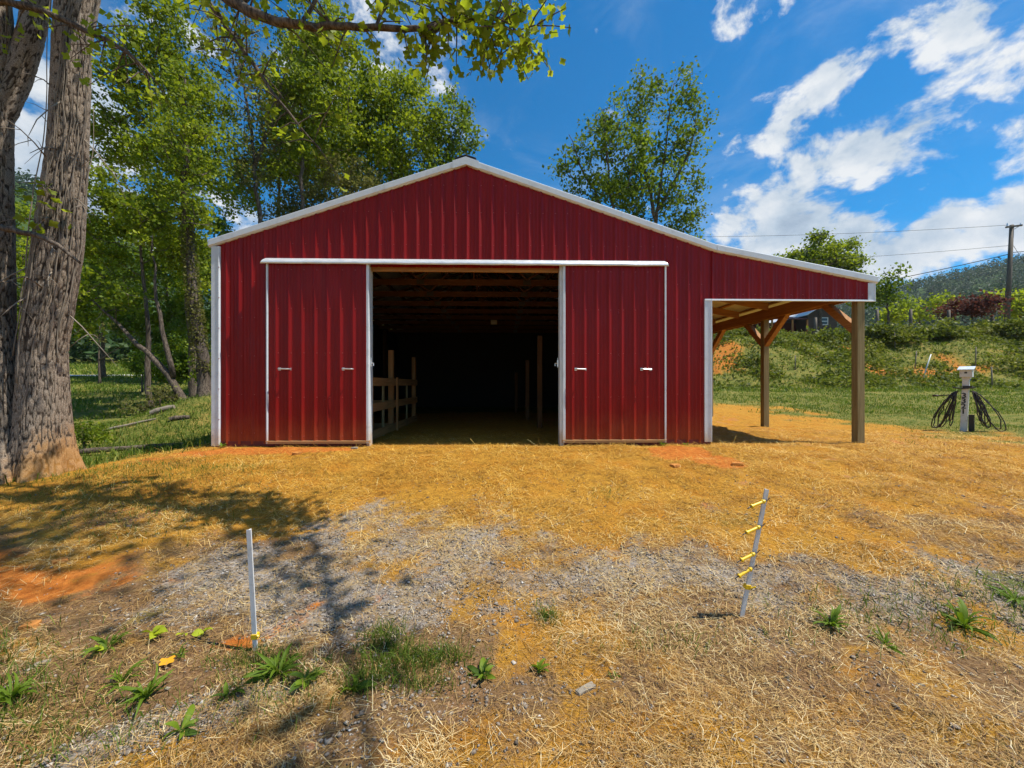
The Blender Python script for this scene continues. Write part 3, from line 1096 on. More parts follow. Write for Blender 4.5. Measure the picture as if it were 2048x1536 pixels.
def blades(x, y, h, w, lean, r, z=None):
    """grass blades of two bent segments"""
    n = len(x)
    a = rng.uniform(0, 6.283, n)
    b = rng.uniform(0, 6.283, n)
    z = height(x, y) if z is None else z
    s = np.stack([np.cos(a), np.sin(a), np.zeros(n)], 1) * (w / 2)[:, None]
    d = np.stack([np.cos(b), np.sin(b), np.zeros(n)], 1)
    p0 = np.stack([x, y, z - .01], 1)
    p1 = p0 + d * (lean * h * .35)[:, None] + np.array([0, 0, 1.0]) * (h * .62)[:, None]
    p2 = p0 + d * (lean * h * 1.1)[:, None] + np.array([0, 0, 1.0]) * (h * (1 - .25 * lean))[:, None]
    V = np.stack([p0 - s, p0 + s, p1 + s * .8, p1 - s * .8, p2], 1)
    bidx = (np.arange(n) * 5)[:, None]
    F = np.concatenate([bidx + np.array([0, 1, 2]), bidx + np.array([0, 2, 3]), bidx + np.array([3, 2, 4])])
    return V.reshape(-1, 3), F, np.repeat(r, 5)


def build_grass():
    parts = []

    def patch(n, xr, yr, hr, wr, seed, thr=.45, useg=True, dry=0.0):
        x, y = rng.uniform(*xr, n), rng.uniform(*yr, n)
        g = zones(x, y)[2] if useg else 1.0
        m = ss(thr - .15, thr + .15, fbm(x * .8, y * .8, seed)) * .85 + .15
        k = rng.random(n) < g * m
        k &= ~((x > XL - .1) & (x < XR + .1) & (y > -.05) & (y < DEPTH + .1))
        x, y = x[k], y[k]
        hh = rng.uniform(*hr, len(x)) * (.6 + .8 * fbm(x * .5, y * .5, seed + 1))
        r = np.clip(rng.normal(.45 + dry, .22, len(x)) + (fbm(x * .6, y * .6, seed + 2) - .5) * .9, 0, 1)
        parts.append(blades(x, y, hh, rng.uniform(*wr, len(x)), rng.uniform(.2, 1.0, len(x)), r))
    patch(60000, (7, 22), (-4, 9), (.03, .085), (.006, .014), 301)
    patch(48000, (6, 40), (6, 21), (.05, .15), (.014, .035), 302, .40)
    patch(26000, (-12, -5.2), (-2.5, 8), (.05, .20), (.008, .02), 303, .4)
    patch(34000, (-36, -8), (6, 34), (.08, .26), (.03, .06), 304, .38)
    patch(48000, (6, 60), (15.5, 37), (.08, .30), (.03, .07), 306, .40, True, .12)
    patch(14000, (-70, -22), (30, 60), (.2, .5), (.08, .16), 305, .36, False, .15)
    # tufts in the foreground straw
    for cx, cy, rx, ry, n in ((-.66, -4.97, .07, .06, 170), (-.55, -5.12, .12, .06, 260), (-.36, -5.08, .13, .035, 200), (-.72, -5.22, .06, .05, 110), (-.45, -5.25, .12, .03, 120), (.29, -4.72, .05, .04, 90), (-.72, -4.85, .06, .05, 90),
                              (-1.2, -5.2, .25, .12, 260), (-2.45, -5.28, .2, .12, 420), (-2.0, -5.5, .3, .12, 300), (-1.4, -5.0, .12, .05, 160), (2.7, -4.75, .5, .18, 420), (3.6, -4.6, .3, .2, 300),
                              (-3.6, -3.2, .6, .3, 400), (-4.6, -2.3, .8, .35, 700), (-5.6, -1.6, .8, .3, 800), (-3.9, -1.7, .5, .15, 260), (1.2, -2.7, .1, .1, 40), (-2.9, -5.0, .3, .15, 260), (1.0, -4.95, .3, .06, 80)):
        n = int(n * 2.0)
        x, y = rng.normal(cx, rx, n), rng.normal(cy, ry, n)
        parts.append(blades(x, y, rng.uniform(.025, .11, n), rng.uniform(.002, .006, n), rng.uniform(.2, 1.1, n), np.clip(rng.normal(.38, .2, n), 0, 1)))
    off, Vs, Fs, Rs = 0, [], [], []
    for V, F, r in parts:
        Vs.append(V); Fs.append(F + off); Rs.append(r); off += len(V)
    tag(np_obj('grass', np.concatenate(Vs), np.concatenate(Fs), M_GRASS, rnd=np.concatenate(Rs)), 'short green grass around the yard and over the fields', 'grass', kind='stuff')


build_grass()


def leaf_cloud(c, size, r, up=.5):
    """folded diamond leaves at points c"""
    n = len(c)
    nrm = unit(rng.normal(0, 1, (n, 3)) + np.array([0, 0, up]))
    t = unit(np.cross(nrm, rng.normal(0, 1, (n, 3))))
    s = np.cross(nrm, t)
    sz = size[:, None]
    V = np.stack([c - t * sz * .55, c - s * sz * .42 + nrm * sz * .10, c + t * sz * .55, c + s * sz * .42 + nrm * sz * .10], 1)
    b = (np.arange(n) * 4)[:, None]
    F = np.concatenate([b + np.array([0, 2, 1]), b + np.array([0, 3, 2])])
    return V.reshape(-1, 3), F, np.repeat(r, 4)


def build_bank_cover():
    n = 190000
    x, y = rng.uniform(5, 64, n), rng.uniform(15.5, 40, n)
    k = (x / (y + 7.26) > .45) & (x / (y + 7.26) < 1.45)
    cl = fbm(x * .45, y * .45, 401)
    k &= rng.random(n) < (.12 + 1.1 * ss(.42, .62, cl)) * ss(16.5, 20, y) * (1 - .7 * zones(x, y)[0])
    x, y, cl = x[k], y[k], cl[k]
    n = len(x)
    hh = rng.random(n) ** 1.6 * (.10 + .75 * ss(.5, .72, cl))
    c = np.stack([x, y, height(x, y) + hh + .04], 1)
    r = np.clip(rng.normal(.42, .2, n) + (fbm(x * .3, y * .3, 402) - .5) * 1.2 + hh * .2, 0, 1)
    V, F, rr = leaf_cloud(c, rng.uniform(.10, .26, n), r, .8)
    tag(np_obj('undergrowth', V, F, M_BANK, rnd=rr), 'weedy green undergrowth over the bank behind the lean-to', 'undergrowth', kind='stuff')


build_bank_cover()


def build_forest():
    Vs, Fs, Rs, off = [], [], [], 0
    for n, xr, yr, m, tr in ((1900, (150, 700), (170, 330), 70, (3.8, 6.6)), (2600, (300, 1150), (330, 620), 50, (5.0, 8.5)), (2000, (-650, -150), (150, 380), 26, (4.5, 7.0)), (420, (-170, -45), (52, 150), 90, (2.6, 4.6))):
        x, y = rng.uniform(*xr, n), rng.uniform(*yr, n)
        q = np.abs(x) / (y + 7.26)
        k = ((q > .8) | (x < 0) & (q > .5)) & (q < 1.75)
        x, y = x[k], y[k]
        P = np.stack([x, y, height(x, y)], 1)
        th = rng.uniform(*tr, len(P))
        c = np.repeat(P, m, 0)
        s = np.repeat(th, m)
        u = unit(rng.normal(0, 1, (len(c), 3))) * (rng.random(len(c)) ** .33)[:, None]
        c = c + u * np.stack([s * .9, s * .9, s * 1.0], 1) + np.array([0, 0, 1.0]) * (s * 1.0)[:, None]
        r = np.clip(np.repeat(rng.normal(.36, .30, len(P)), m) + rng.normal(0, .12, len(c)), 0, 1)
        V, F, rr = leaf_cloud(c, s * rng.uniform(.18, .36, len(c)), r, 1.2)
        Vs.append(V); Fs.append(F + off); Rs.append(rr); off += len(V)
    tag(np_obj('forest', np.concatenate(Vs), np.concatenate(Fs), M_FOREST, rnd=np.concatenate(Rs)), 'wooded hillsides in the distance', 'forest', kind='stuff')


build_forest()


# ------------------------------------------------------------------ trees and shrubs
def grow(name, label, cat, group, paths, lobes, leaf_mat, cover, leaf, seed, r0, bark, ivy=0):
    rg = np.random.default_rng(seed)
    paths = [[list(p) for p in path] for path in paths]
    bx, by = paths[0][0][0], paths[0][0][1]
    gz = hz(bx, by)
    paths[0][0][2] = gz - .12
    root = empty(name, (bx, by, gz))
    tag(root, label, cat, group)
    nodes, rad_min = [], []
    wood = MB()
    total_h = max(p[2] for path in paths for p in path) - gz
    for pi, path in enumerate(paths):
        P = np.array(path)
        seg = np.linalg.norm(np.diff(P, axis=0), axis=1)
        t = np.concatenate([[0], np.cumsum(seg)])
        m = max(5, int(t[-1] / .45))
        q = np.linspace(0, t[-1], m)
        pts = np.stack([np.interp(q, t, P[:, k]) for k in range(3)], 1)
        for k in range(2):
            pts[1:-1] = (pts[:-2] + pts[1:-1] * 2 + pts[2:]) / 4
        pts[1:] += rg.normal(0, .035, (m - 1, 3)) * (r0 / .15)
        f = q / t[-1]
        rr = r0 * (1 if pi == 0 else .6) * (1 - .92 * f) + .010
        if pi == 0:
            rr = rr * (1 + .7 * np.exp(-q / max(.12, r0 * 1.6)))
        wood.tube(pts.tolist(), rr.tolist(), 10)
        keep = f > (.12 if total_h > 3 else 0)
        nodes += pts[keep].tolist()
    nodes = np.array(nodes)
    lob = np.array(lobes)
    vol = lob[:, 3] * lob[:, 4] * lob[:, 5]
    area = (math.pi * lob[:, 3] * lob[:, 5]).sum()
    n_leaf = int(cover * 3.3 * area / (leaf * leaf * .46))
    clr = max(leaf * 1.7, .19 * float(np.mean(lob[:, 3])))
    n_cl = int(np.clip(.62 * area / (clr * clr * 1.5), 14, 300))
    pick = rg.choice(len(lob), n_cl, p=vol ** .67 / (vol ** .67).sum())
    u = rg.normal(0, 1, (n_cl, 3))
    u = u / np.linalg.norm(u, axis=1, keepdims=True) * (rg.random((n_cl, 1)) ** .42)
    cl = lob[pick, :3] + u * lob[pick, 3:6]
    cl[:, 2] = np.maximum(cl[:, 2], gz + .15)
    order = np.argsort(np.min(np.linalg.norm(cl[:, None] - nodes[None], axis=2), axis=1))
    twig_c = []
    for i in order:
        c = cl[i]
        dv = c - nodes
        dist = np.linalg.norm(dv, axis=1)
        cost = dist + 1.2 * np.maximum(0, nodes[:, 2] - c[2] + .25 * np.hypot(dv[:, 0], dv[:, 1]))
        j = int(np.argmin(cost))
        a, L = nodes[j], dist[j]
        mid1 = a + (c - a) * .33 + np.array([0, 0, -.04 * L]) + rg.normal(0, .04 * L + .01, 3)
        mid2 = a + (c - a) * .68 + np.array([0, 0, .05 * L]) + rg.normal(0, .05 * L + .01, 3)
        rb = min(r0 * .45, .010 + .016 * L * (r0 / .15))
        wood.tube([a, mid1, mid2, c], [rb, rb * .75, rb * .5, rb * .22], 5, False)
        nodes = np.concatenate([nodes, [mid1, mid2, c]])
        twig_c += [mid2, c]
        for k in range(3):
            e = c + rg.normal(0, clr * .75, 3) + np.array([0, 0, clr * .25])
            wood.tube([mid2 if k == 0 else c, (c + e) / 2 + rg.normal(0, .05 * clr, 3), e], [rb * .3, rb * .22, rb * .1], 3, False)
    ci = rg.integers(0, n_cl, n_leaf)
    weight = rg.random(n_cl) ** .7
    ci = rg.choice(n_cl, n_leaf, p=weight / weight.sum())
    base = cl[ci]
    c = base + rg.normal(0, 1, (n_leaf, 3)) * np.array([clr, clr, clr * .72]) * (.62 + .5 * rg.random((n_leaf, 1)))
    c[:, 2] = np.maximum(c[:, 2], gz + .05)
    tone = rg.normal(0, .22, n_cl)[ci]
    r = np.clip(.45 + tone + rg.normal(0, .17, n_leaf), 0, 1)
    V, F, rr = leaf_cloud(c, rg.uniform(.45, 1.25, n_leaf) * leaf, r, .35)
    if ivy:
        P = np.array(paths[0])
        q = rg.random(2600) * .55 + .12
        tt = np.linspace(0, 1, len(P))
        cc = np.stack([np.interp(q, tt, P[:, k]) for k in range(3)], 1)
        an = rg.uniform(0, 6.283, len(q))
        ro = r0 * 1.05 * (1 - .6 * q) + rg.random(len(q)) * .10
        cc += np.stack([np.cos(an) * ro, np.sin(an) * ro, rg.normal(0, .1, len(q))], 1)
        V2, F2, r2 = leaf_cloud(cc, rg.uniform(.04, .10, len(q)), np.clip(rg.normal(.5, .25, len(q)), 0, 1), .2)
        np_obj('ivy', V2, F2, M_LEAFOLIVE, root, rnd=r2)
    wood.build('trunk' if cat == 'tree' else 'stems', bark, root, smooth=True)
    np_obj('crown' if cat == 'tree' else 'foliage', V, F, leaf_mat, root, rnd=rr)
    return root


grow('tree', "tall dense green tree nearest the furrowed trunks, above the barn's left eave", 'tree', 'trees behind the barn',
     [[[-13.34, 10.07, 0.45], [-13.51, 10.08, 5.64], [-13.83, 10.08, 9.1], [-14.59, 10.1, 13.42], [-15.13, 10.11, 16.89]]],
     [(-14.91, 10.11, 15.91, 1.84, 1.47, 1.62), (-15.89, 10.13, 13.64, 1.84, 1.47, 1.73), (-13.08, 10.06, 12.99, 1.3, 1.38, 1.73), (-17.74, 11.18, 11.86, 1.26, 1.28, 1.6), (-13.53, 9.08, 10.67, 1.83, 1.47, 1.22), (-13.08, 10.06, 10.61, 1.08, 1.04, 1.3)], M_LEAF, 1.25, 0.15, 11, 0.17, M_BARK)
grow('tree', 'thin half-bare tree with a pale straight trunk rising above the left roof slope', 'tree', 'trees behind the barn',
     [[[-11.23, 12.02, 0.37], [-11.72, 12.03, 8.34], [-12.01, 12.04, 12.45], [-12.68, 12.06, 16.56], [-13.04, 12.06, 19.22]], [[-11.96, 12.04, 11.73], [-10.75, 12.01, 14.87], [-10.14, 11.99, 17.53]]],
     [(-12.92, 12.06, 17.05, 1.69, 1.93, 2.42), (-11.23, 12.02, 14.15, 1.45, 1.55, 1.93), (-12.2, 12.04, 11.73, 1.45, 1.16, 1.45)], M_LEAFOLIVE, 0.32, 0.14, 12, 0.15, M_BARK)
grow('tree', 'bright leafy tree behind the middle of the left roof slope', 'tree', 'trees behind the barn',
     [[[-9.28, 12.97, 0.33], [-10.17, 12.99, 10.5], [-10.3, 13.0, 15.59], [-9.79, 12.99, 19.66]]],
     [(-9.28, 12.97, 18.65, 2.16, 1.83, 2.29), (-10.3, 13.0, 15.85, 1.78, 1.63, 2.04), (-8.77, 12.96, 15.59, 1.65, 1.83, 2.29), (-10.55, 13.0, 13.05, 1.78, 1.42, 1.53)], M_LEAF, 1.0, 0.16, 13, 0.17, M_BARK)
grow('tree', "broad dense tree just left of the barn's peak", 'tree', 'trees behind the barn',
     [[[-7.78, 16.94, 0.16], [-7.93, 16.94, 10.85], [-8.24, 16.95, 16.04], [-7.93, 16.94, 20.01]]],
     [(-8.08, 16.94, 18.18, 2.6, 2.08, 2.29), (-9.61, 16.98, 15.12, 2.75, 2.2, 2.44), (-5.64, 16.89, 17.26, 1.98, 2.08, 2.6), (-6.56, 16.91, 14.82, 2.9, 2.32, 2.14)], M_LEAF, 1.5, 0.19, 14, 0.2, M_BARK)
grow('tree', "slim upright tree closest to the barn's peak, sky around its tip", 'tree', 'trees behind the barn',
     [[[-4.29, 17.85, 0.12], [-3.97, 17.84, 12.84], [-3.33, 17.83, 17.3], [-2.95, 17.82, 19.84]]],
     [(-3.17, 17.83, 18.73, 0.95, 1.15, 1.43), (-3.97, 17.84, 16.98, 1.59, 1.27, 1.59), (-2.38, 17.81, 17.14, 0.83, 1.02, 1.27), (-3.65, 17.84, 15.39, 1.59, 1.27, 1.27)], M_LEAF2, 1.0, 0.19, 15, 0.14, M_BARK)
grow('tree', 'full green tree filling in behind the thin half-bare one', 'tree', 'trees behind the barn',
     [[[-15.84, 21.14, 0.0], [-16.02, 21.14, 11.4], [-15.84, 21.14, 17.81], [-15.13, 21.12, 22.44]]],
     [(-16.55, 21.15, 16.74, 3.03, 2.42, 2.85), (-14.77, 21.11, 20.66, 2.32, 2.42, 3.03), (-19.05, 21.21, 14.96, 2.14, 1.71, 2.14), (-12.99, 21.07, 16.74, 2.14, 1.99, 2.49), (-13.7, 21.08, 24.58, 1.78, 1.71, 2.14)], M_LEAF, 1.2, 0.2, 31, 0.18, M_BARK)
grow('tree', 'small pale yellow-green tree low behind the left roof slope', 'tree', 'trees behind the barn',
     [[[-9.43, 14.48, 0.26], [-9.57, 14.48, 9.02], [-9.7, 14.48, 11.75]]],
     [(-9.98, 14.49, 11.21, 2.05, 1.64, 1.64), (-8.33, 14.45, 12.03, 1.64, 1.31, 1.37), (-11.34, 14.52, 10.66, 1.64, 1.31, 1.09)], M_LEAFOLIVE, 1.0, 0.15, 16, 0.1, M_BARK)
grow('tree', 'low spreading understorey tree between the big trunk and the barn', 'tree', 'trees behind the barn',
     [[[-13.45, 8.07, 0.34], [-13.54, 8.08, 3.58], [-13.83, 8.08, 6.64], [-14.02, 8.09, 8.54]]],
     [(-14.3, 8.09, 8.16, 1.62, 1.3, 1.43), (-12.87, 8.06, 7.21, 1.53, 1.22, 1.34), (-15.07, 8.11, 6.45, 1.05, 1.22, 1.53), (-12.71, 9.06, 6.19, 0.92, 1.14, 1.42)], M_LEAF, 1.3, 0.13, 17, 0.1, M_BARK)
grow('tree', "ivy-wrapped straight trunk beside the barn's white left corner", 'tree', 'trees behind the barn',
     [[[-10.2, 6.59, 0.59], [-10.5, 6.6, 2.49], [-10.67, 6.6, 4.05], [-10.88, 6.61, 6.12], [-11.01, 6.61, 8.89], [-10.95, 6.61, 11.66]]],
     [(-10.89, 6.61, 9.24, 1.04, 0.97, 1.21), (-10.46, 6.6, 7.16, 0.69, 0.83, 1.04), (-11.5, 6.63, 7.68, 0.78, 0.69, 0.87), (-10.95, 6.61, 11.14, 0.87, 0.76, 0.95)], M_LEAF, 0.9, 0.12, 18, 0.2, M_BARK, ivy=1)
grow('tree', 'leaning tree bent low to one side with a second stem from its base', 'tree', 'trees behind the barn',
     [[[-10.52, 6.2, 0.52], [-11.08, 6.21, 1.41], [-12.0, 6.24, 2.2], [-12.84, 6.26, 3.09], [-13.68, 6.28, 3.96]], [[-11.04, 6.21, 1.36], [-11.33, 6.22, 2.87], [-11.66, 6.23, 3.96], [-11.75, 6.23, 6.14]]],
     [(-13.68, 6.28, 4.47, 1.01, 0.81, 0.84), (-12.67, 6.25, 3.96, 0.76, 0.6, 0.5), (-11.83, 6.23, 6.48, 0.76, 0.81, 1.01), (-14.18, 6.29, 3.29, 0.67, 0.54, 0.67)], M_LEAF, 0.8, 0.12, 19, 0.13, M_BARK)
grow('tree', 'dark full tree across the field, beside the furrowed trunk', 'tree', 'trees across the field',
     [[[-32.55, 25.55, 2.08], [-32.43, 25.54, 7.98], [-32.35, 25.54, 12.05]]],
     [(-32.35, 25.54, 11.24, 2.65, 2.93, 3.66), (-33.16, 25.56, 7.57, 2.44, 1.95, 2.44), (-30.72, 25.5, 7.17, 1.83, 1.95, 2.44)], M_LEAF2, 1.5, 0.26, 20, 0.16, M_BARK)
grow('tree', 'dark full tree across the field, behind the leaning tree', 'tree', 'trees across the field',
     [[[-25.75, 23.38, 1.83], [-25.56, 23.37, 7.55], [-25.75, 23.38, 12.13]]],
     [(-25.75, 23.38, 9.84, 2.86, 3.05, 3.82), (-25.18, 23.36, 5.64, 2.48, 1.98, 2.29), (-27.66, 23.42, 5.26, 1.53, 1.37, 1.72)], M_LEAF2, 1.6, 0.25, 21, 0.16, M_BARK)
grow('tree', "dark full tree across the field, half hidden by the barn's left corner", 'tree', 'trees across the field',
     [[[-20.47, 21.25, 1.78], [-20.47, 21.25, 7.12], [-20.47, 21.25, 12.47]]],
     [(-20.47, 21.25, 9.26, 2.14, 3.42, 4.27), (-21.18, 21.27, 4.99, 1.78, 1.42, 1.78)], M_LEAF2, 1.5, 0.24, 22, 0.16, M_BARK)
grow('tree', 'yellow-green tree glimpsed between the two furrowed trunks', 'tree', 'trees across the field',
     [[[-30.2, 18.49, 1.39], [-30.36, 18.49, 6.48], [-30.52, 18.49, 10.3]]],
     [(-30.68, 18.5, 10.3, 1.43, 1.78, 2.23), (-30.04, 18.48, 7.12, 1.59, 1.78, 2.23), (-31.31, 18.51, 5.21, 1.91, 1.53, 1.59)], M_LEAFY, 1.5, 0.2, 23, 0.14, M_BARK)
grow('tree', 'small bare young tree standing in the field', 'tree', 'trees across the field',
     [[[-27.67, 20.42, 2.03], [-27.71, 20.43, 3.48], [-27.64, 20.42, 5.19]], [[-27.67, 20.42, 2.79], [-26.26, 20.39, 3.65]]],
     [(-27.64, 20.42, 4.85, 1.03, 0.96, 1.2)], M_LEAFOLIVE, 0.15, 0.15, 24, 0.07, M_BARK)
grow('tree', "leafy tree rising right of the barn's peak, the fuller of two", 'tree', 'trees right of the barn peak',
     [[[7.45, 18.57, 0.08], [7.28, 18.57, 12.32], [6.95, 18.58, 15.96], [6.62, 18.59, 19.27]], [[7.28, 18.57, 11.66], [5.46, 18.61, 14.97], [4.47, 18.64, 17.61]]],
     [(4.8, 18.63, 15.96, 1.26, 1.72, 2.15), (6.95, 18.58, 17.61, 1.59, 2.12, 2.65), (5.79, 18.61, 13.31, 2.15, 1.72, 1.65), (8.6, 18.54, 14.97, 1.49, 2.51, 3.14)], M_LEAF2, 0.85, 0.21, 25, 0.2, M_BARK)
grow('tree', "taller airy tree right of the barn's peak with visible upright branches", 'tree', 'trees right of the barn peak',
     [[[10.14, 19.5, 0.04], [10.48, 19.49, 12.06], [11.17, 19.48, 17.22], [11.68, 19.46, 21.68]], [[10.55, 19.49, 12.41], [9.45, 19.52, 17.22], [9.28, 19.52, 20.99]], [[10.65, 19.49, 13.09], [12.71, 19.44, 16.53], [13.4, 19.42, 19.62]]],
     [(11.51, 19.47, 20.82, 2.23, 1.79, 1.89), (9.38, 19.52, 20.48, 1.44, 1.65, 2.06), (13.33, 19.42, 18.76, 0.96, 1.79, 2.23), (10.82, 19.48, 14.47, 2.75, 2.2, 2.4), (12.89, 19.43, 12.75, 1.55, 1.37, 1.72), (11.85, 19.46, 17.22, 2.06, 1.65, 1.37)], M_LEAF2, 0.62, 0.21, 26, 0.2, M_BARK)
grow('tree', 'rounded light green tree beyond the lean-to roof', 'tree', None,
     [[[44.44, 46.67, 8.7], [44.44, 46.67, 15.69], [44.44, 46.67, 19.89]]],
     [(44.44, 46.67, 19.19, 3.85, 3.08, 2.94), (41.29, 46.75, 17.79, 2.8, 2.24, 2.45), (47.93, 46.58, 17.79, 2.94, 2.35, 2.94), (50.03, 46.53, 14.99, 2.45, 1.96, 2.45)], M_LEAF, 1.9, 0.4, 27, 0.3, M_BARK)
grow('tree', 'thin open tree beyond the end of the lean-to roof', 'tree', None,
     [[[45.24, 37.65, 7.75], [45.06, 37.65, 10.97], [44.65, 37.66, 14.48]]],
     [(44.77, 37.66, 13.31, 1.64, 1.5, 1.87), (45.65, 37.64, 10.97, 1.76, 1.4, 1.76), (43.89, 37.68, 11.56, 1.46, 1.4, 1.76)], M_LEAF2, 0.7, 0.34, 28, 0.14, M_BARK)
grow('tree', 'bushy pale green tree behind the crest fence, beside the thin open tree', 'tree', None,
     [[[61.61, 49.25, 9.85], [61.61, 49.25, 12.06]]],
     [(59.77, 49.3, 11.69, 2.8, 2.24, 1.84), (62.72, 49.22, 12.65, 3.32, 2.66, 1.92)], M_LEAFY, 1.3, 0.4, 29, 0.2, M_BARK)
grow('tree', 'bushy pale green tree behind the utility pole', 'tree', None,
     [[[68.47, 43.08, 8.95], [68.47, 43.08, 12.25]]],
     [(68.47, 43.08, 12.25, 2.98, 2.38, 2.32), (71.11, 43.02, 11.59, 3.97, 3.18, 3.31)], M_LEAFY, 1.3, 0.4, 30, 0.2, M_BARK)
grow('shrub', 'dark low shrub on the bank crest, just right of the lean-to post', 'shrub', 'shrubs along the crest of the bank',
     [[[37.42, 28.84, 4.53], [37.42, 28.84, 5.66]]],
     [(37.42, 28.84, 5.66, 2.17, 1.73, 0.94), (36.34, 28.86, 5.33, 1.52, 1.21, 0.66), (38.5, 28.81, 5.33, 1.52, 1.21, 0.66)], M_BANK, 1.5, 0.26, 40, 0.06, M_BARK)
grow('shrub', 'dark low shrub on the bank crest in front of the second fence post', 'shrub', 'shrubs along the crest of the bank',
     [[[40.62, 28.76, 4.91], [40.62, 28.76, 6.04]]],
     [(40.62, 28.76, 6.04, 2.17, 1.73, 0.94), (39.54, 28.78, 5.71, 1.52, 1.21, 0.66), (41.7, 28.73, 5.71, 1.52, 1.21, 0.66)], M_BANK, 1.5, 0.26, 41, 0.06, M_BARK)
grow('shrub', 'sprawling green shrub on the bank crest below the brown house', 'shrub', 'shrubs along the crest of the bank',
     [[[29.73, 30.02, 5.38], [29.73, 30.02, 5.78]]],
     [(29.73, 30.02, 5.78, 2.9, 2.32, 0.34), (28.28, 30.06, 5.66, 2.03, 1.62, 0.24), (31.18, 29.99, 5.66, 2.03, 1.62, 0.24)], M_BANK, 1.5, 0.26, 42, 0.06, M_BARK)
grow('shrub', 'green shrub on the bank crest seen through the lean-to, left of the house', 'shrub', 'shrubs along the crest of the bank',
     [[[24.56, 31.15, 5.17], [24.56, 31.15, 5.7]]],
     [(24.56, 31.15, 5.7, 2.98, 2.38, 0.45), (23.08, 31.19, 5.55, 2.08, 1.67, 0.31), (26.05, 31.11, 5.55, 2.08, 1.67, 0.31)], M_BANK, 1.5, 0.26, 43, 0.06, M_BARK)
grow('shrub', 'green shrub on the bank crest right behind the front lean-to post', 'shrub', 'shrubs along the crest of the bank',
     [[[34.66, 29.9, 5.24], [34.66, 29.9, 6.17]]],
     [(34.66, 29.9, 6.17, 1.93, 1.55, 0.77), (33.7, 29.93, 5.9, 1.35, 1.08, 0.54), (35.63, 29.88, 5.9, 1.35, 1.08, 0.54)], M_BANK, 1.5, 0.26, 44, 0.06, M_BARK)
grow('shrub', 'green shrub at the foot of the utility pole', 'shrub', 'shrubs along the crest of the bank',
     [[[47.38, 29.59, 5.5], [47.38, 29.59, 6.6]]],
     [(47.38, 29.59, 6.6, 1.93, 1.55, 0.92), (46.41, 29.62, 6.28, 1.35, 1.08, 0.64), (48.34, 29.57, 6.28, 1.35, 1.08, 0.64)], M_BANK, 1.5, 0.26, 45, 0.06, M_BARK)
grow('shrub', 'russet brown shrub on the crest between fence posts', 'shrub', 'shrubs along the crest of the bank',
     [[[49.03, 32.55, 8.03], [49.03, 32.55, 9.28]]],
     [(49.03, 32.55, 9.28, 2.71, 2.17, 1.04), (47.67, 32.59, 8.91, 1.9, 1.52, 0.73), (50.39, 32.52, 8.91, 1.9, 1.52, 0.73)], M_LEAFRED, 1.5, 0.26, 46, 0.06, M_BARK)
grow('shrub', "green shrub on the bank crest at the photo's edge", 'shrub', 'shrubs along the crest of the bank',
     [[[49.42, 28.54, 5.1], [49.42, 28.54, 6.46]]],
     [(49.42, 28.54, 6.46, 1.79, 1.43, 1.13), (48.53, 28.57, 6.06, 1.25, 1.0, 0.79), (50.32, 28.52, 6.06, 1.25, 1.0, 0.79)], M_BANK, 1.5, 0.26, 47, 0.06, M_BARK)
grow('shrub', 'brushy undergrowth shrub in front of the leaning tree', 'shrub', None,
     [[[-10.97, 5.61, 0.15], [-10.97, 5.61, 0.79]]],
     [(-10.97, 5.61, 0.79, 0.64, 0.51, 0.4), (-11.62, 5.63, 0.39, 0.56, 0.45, 0.35)], M_LEAFOLIVE, 0.45, 0.09, 50, 0.03, M_BARK)
grow('shrub', 'tall green weed clump right beside the furrowed trunk', 'shrub', None,
     [[[-8.71, 1.16, -0.03], [-8.76, 1.16, 0.28]]],
     [(-8.76, 1.16, 0.23, 0.23, 0.22, 0.27), (-8.39, 1.15, 0.08, 0.29, 0.23, 0.19)], M_LEAF, 0.9, 0.06, 51, 0.015, M_BARK)
grow('shrub', "dark thicket shrub right behind the leaning tree's base", 'shrub', 'thicket shrubs left of the barn',
     [[[-14.57, 10.6, 0.86], [-14.57, 10.6, 2.16]]],
     [(-14.57, 10.6, 2.16, 1.07, 0.85, 1.0), (-15.0, 10.61, 1.76, 0.75, 0.6, 0.6), (-14.15, 10.59, 1.76, 0.75, 0.6, 0.6)], M_LEAF2, 1.4, 0.12, 60, 0.04, M_BARK)
grow('shrub', 'dark thicket shrub at the field edge beside the bent stem', 'shrub', 'thicket shrubs left of the barn',
     [[[-19.23, 14.22, 1.38], [-19.23, 14.22, 2.21]]],
     [(-19.23, 14.22, 2.21, 0.91, 0.73, 0.64), (-19.59, 14.23, 1.95, 0.64, 0.51, 0.38), (-18.86, 14.21, 1.95, 0.64, 0.51, 0.38)], M_LEAF2, 1.4, 0.12, 61, 0.04, M_BARK)
grow('shrub', 'dark thicket shrub squeezed between ivy trunk and barn corner', 'shrub', 'thicket shrubs left of the barn',
     [[[-11.37, 8.52, 0.64], [-11.37, 8.52, 1.79]]],
     [(-11.37, 8.52, 1.79, 0.47, 0.71, 0.89), (-11.56, 8.53, 1.44, 0.33, 0.43, 0.53), (-11.18, 8.52, 1.44, 0.33, 0.43, 0.53)], M_LEAF2, 1.4, 0.12, 62, 0.04, M_BARK)


# ------------------------------------------------------------------ the big two-stemmed tree at the edge of the yard
TULIP = [(0, -.5), (.16, -.42), (.40, -.46), (.46, -.22), (.34, -.02), (.48, .20), (.36, .44), (.14, .36), (0, .30), (-.14, .36), (-.36, .44), (-.48, .20), (-.34, -.02), (-.46, -.22), (-.40, -.46), (-.16, -.42)]


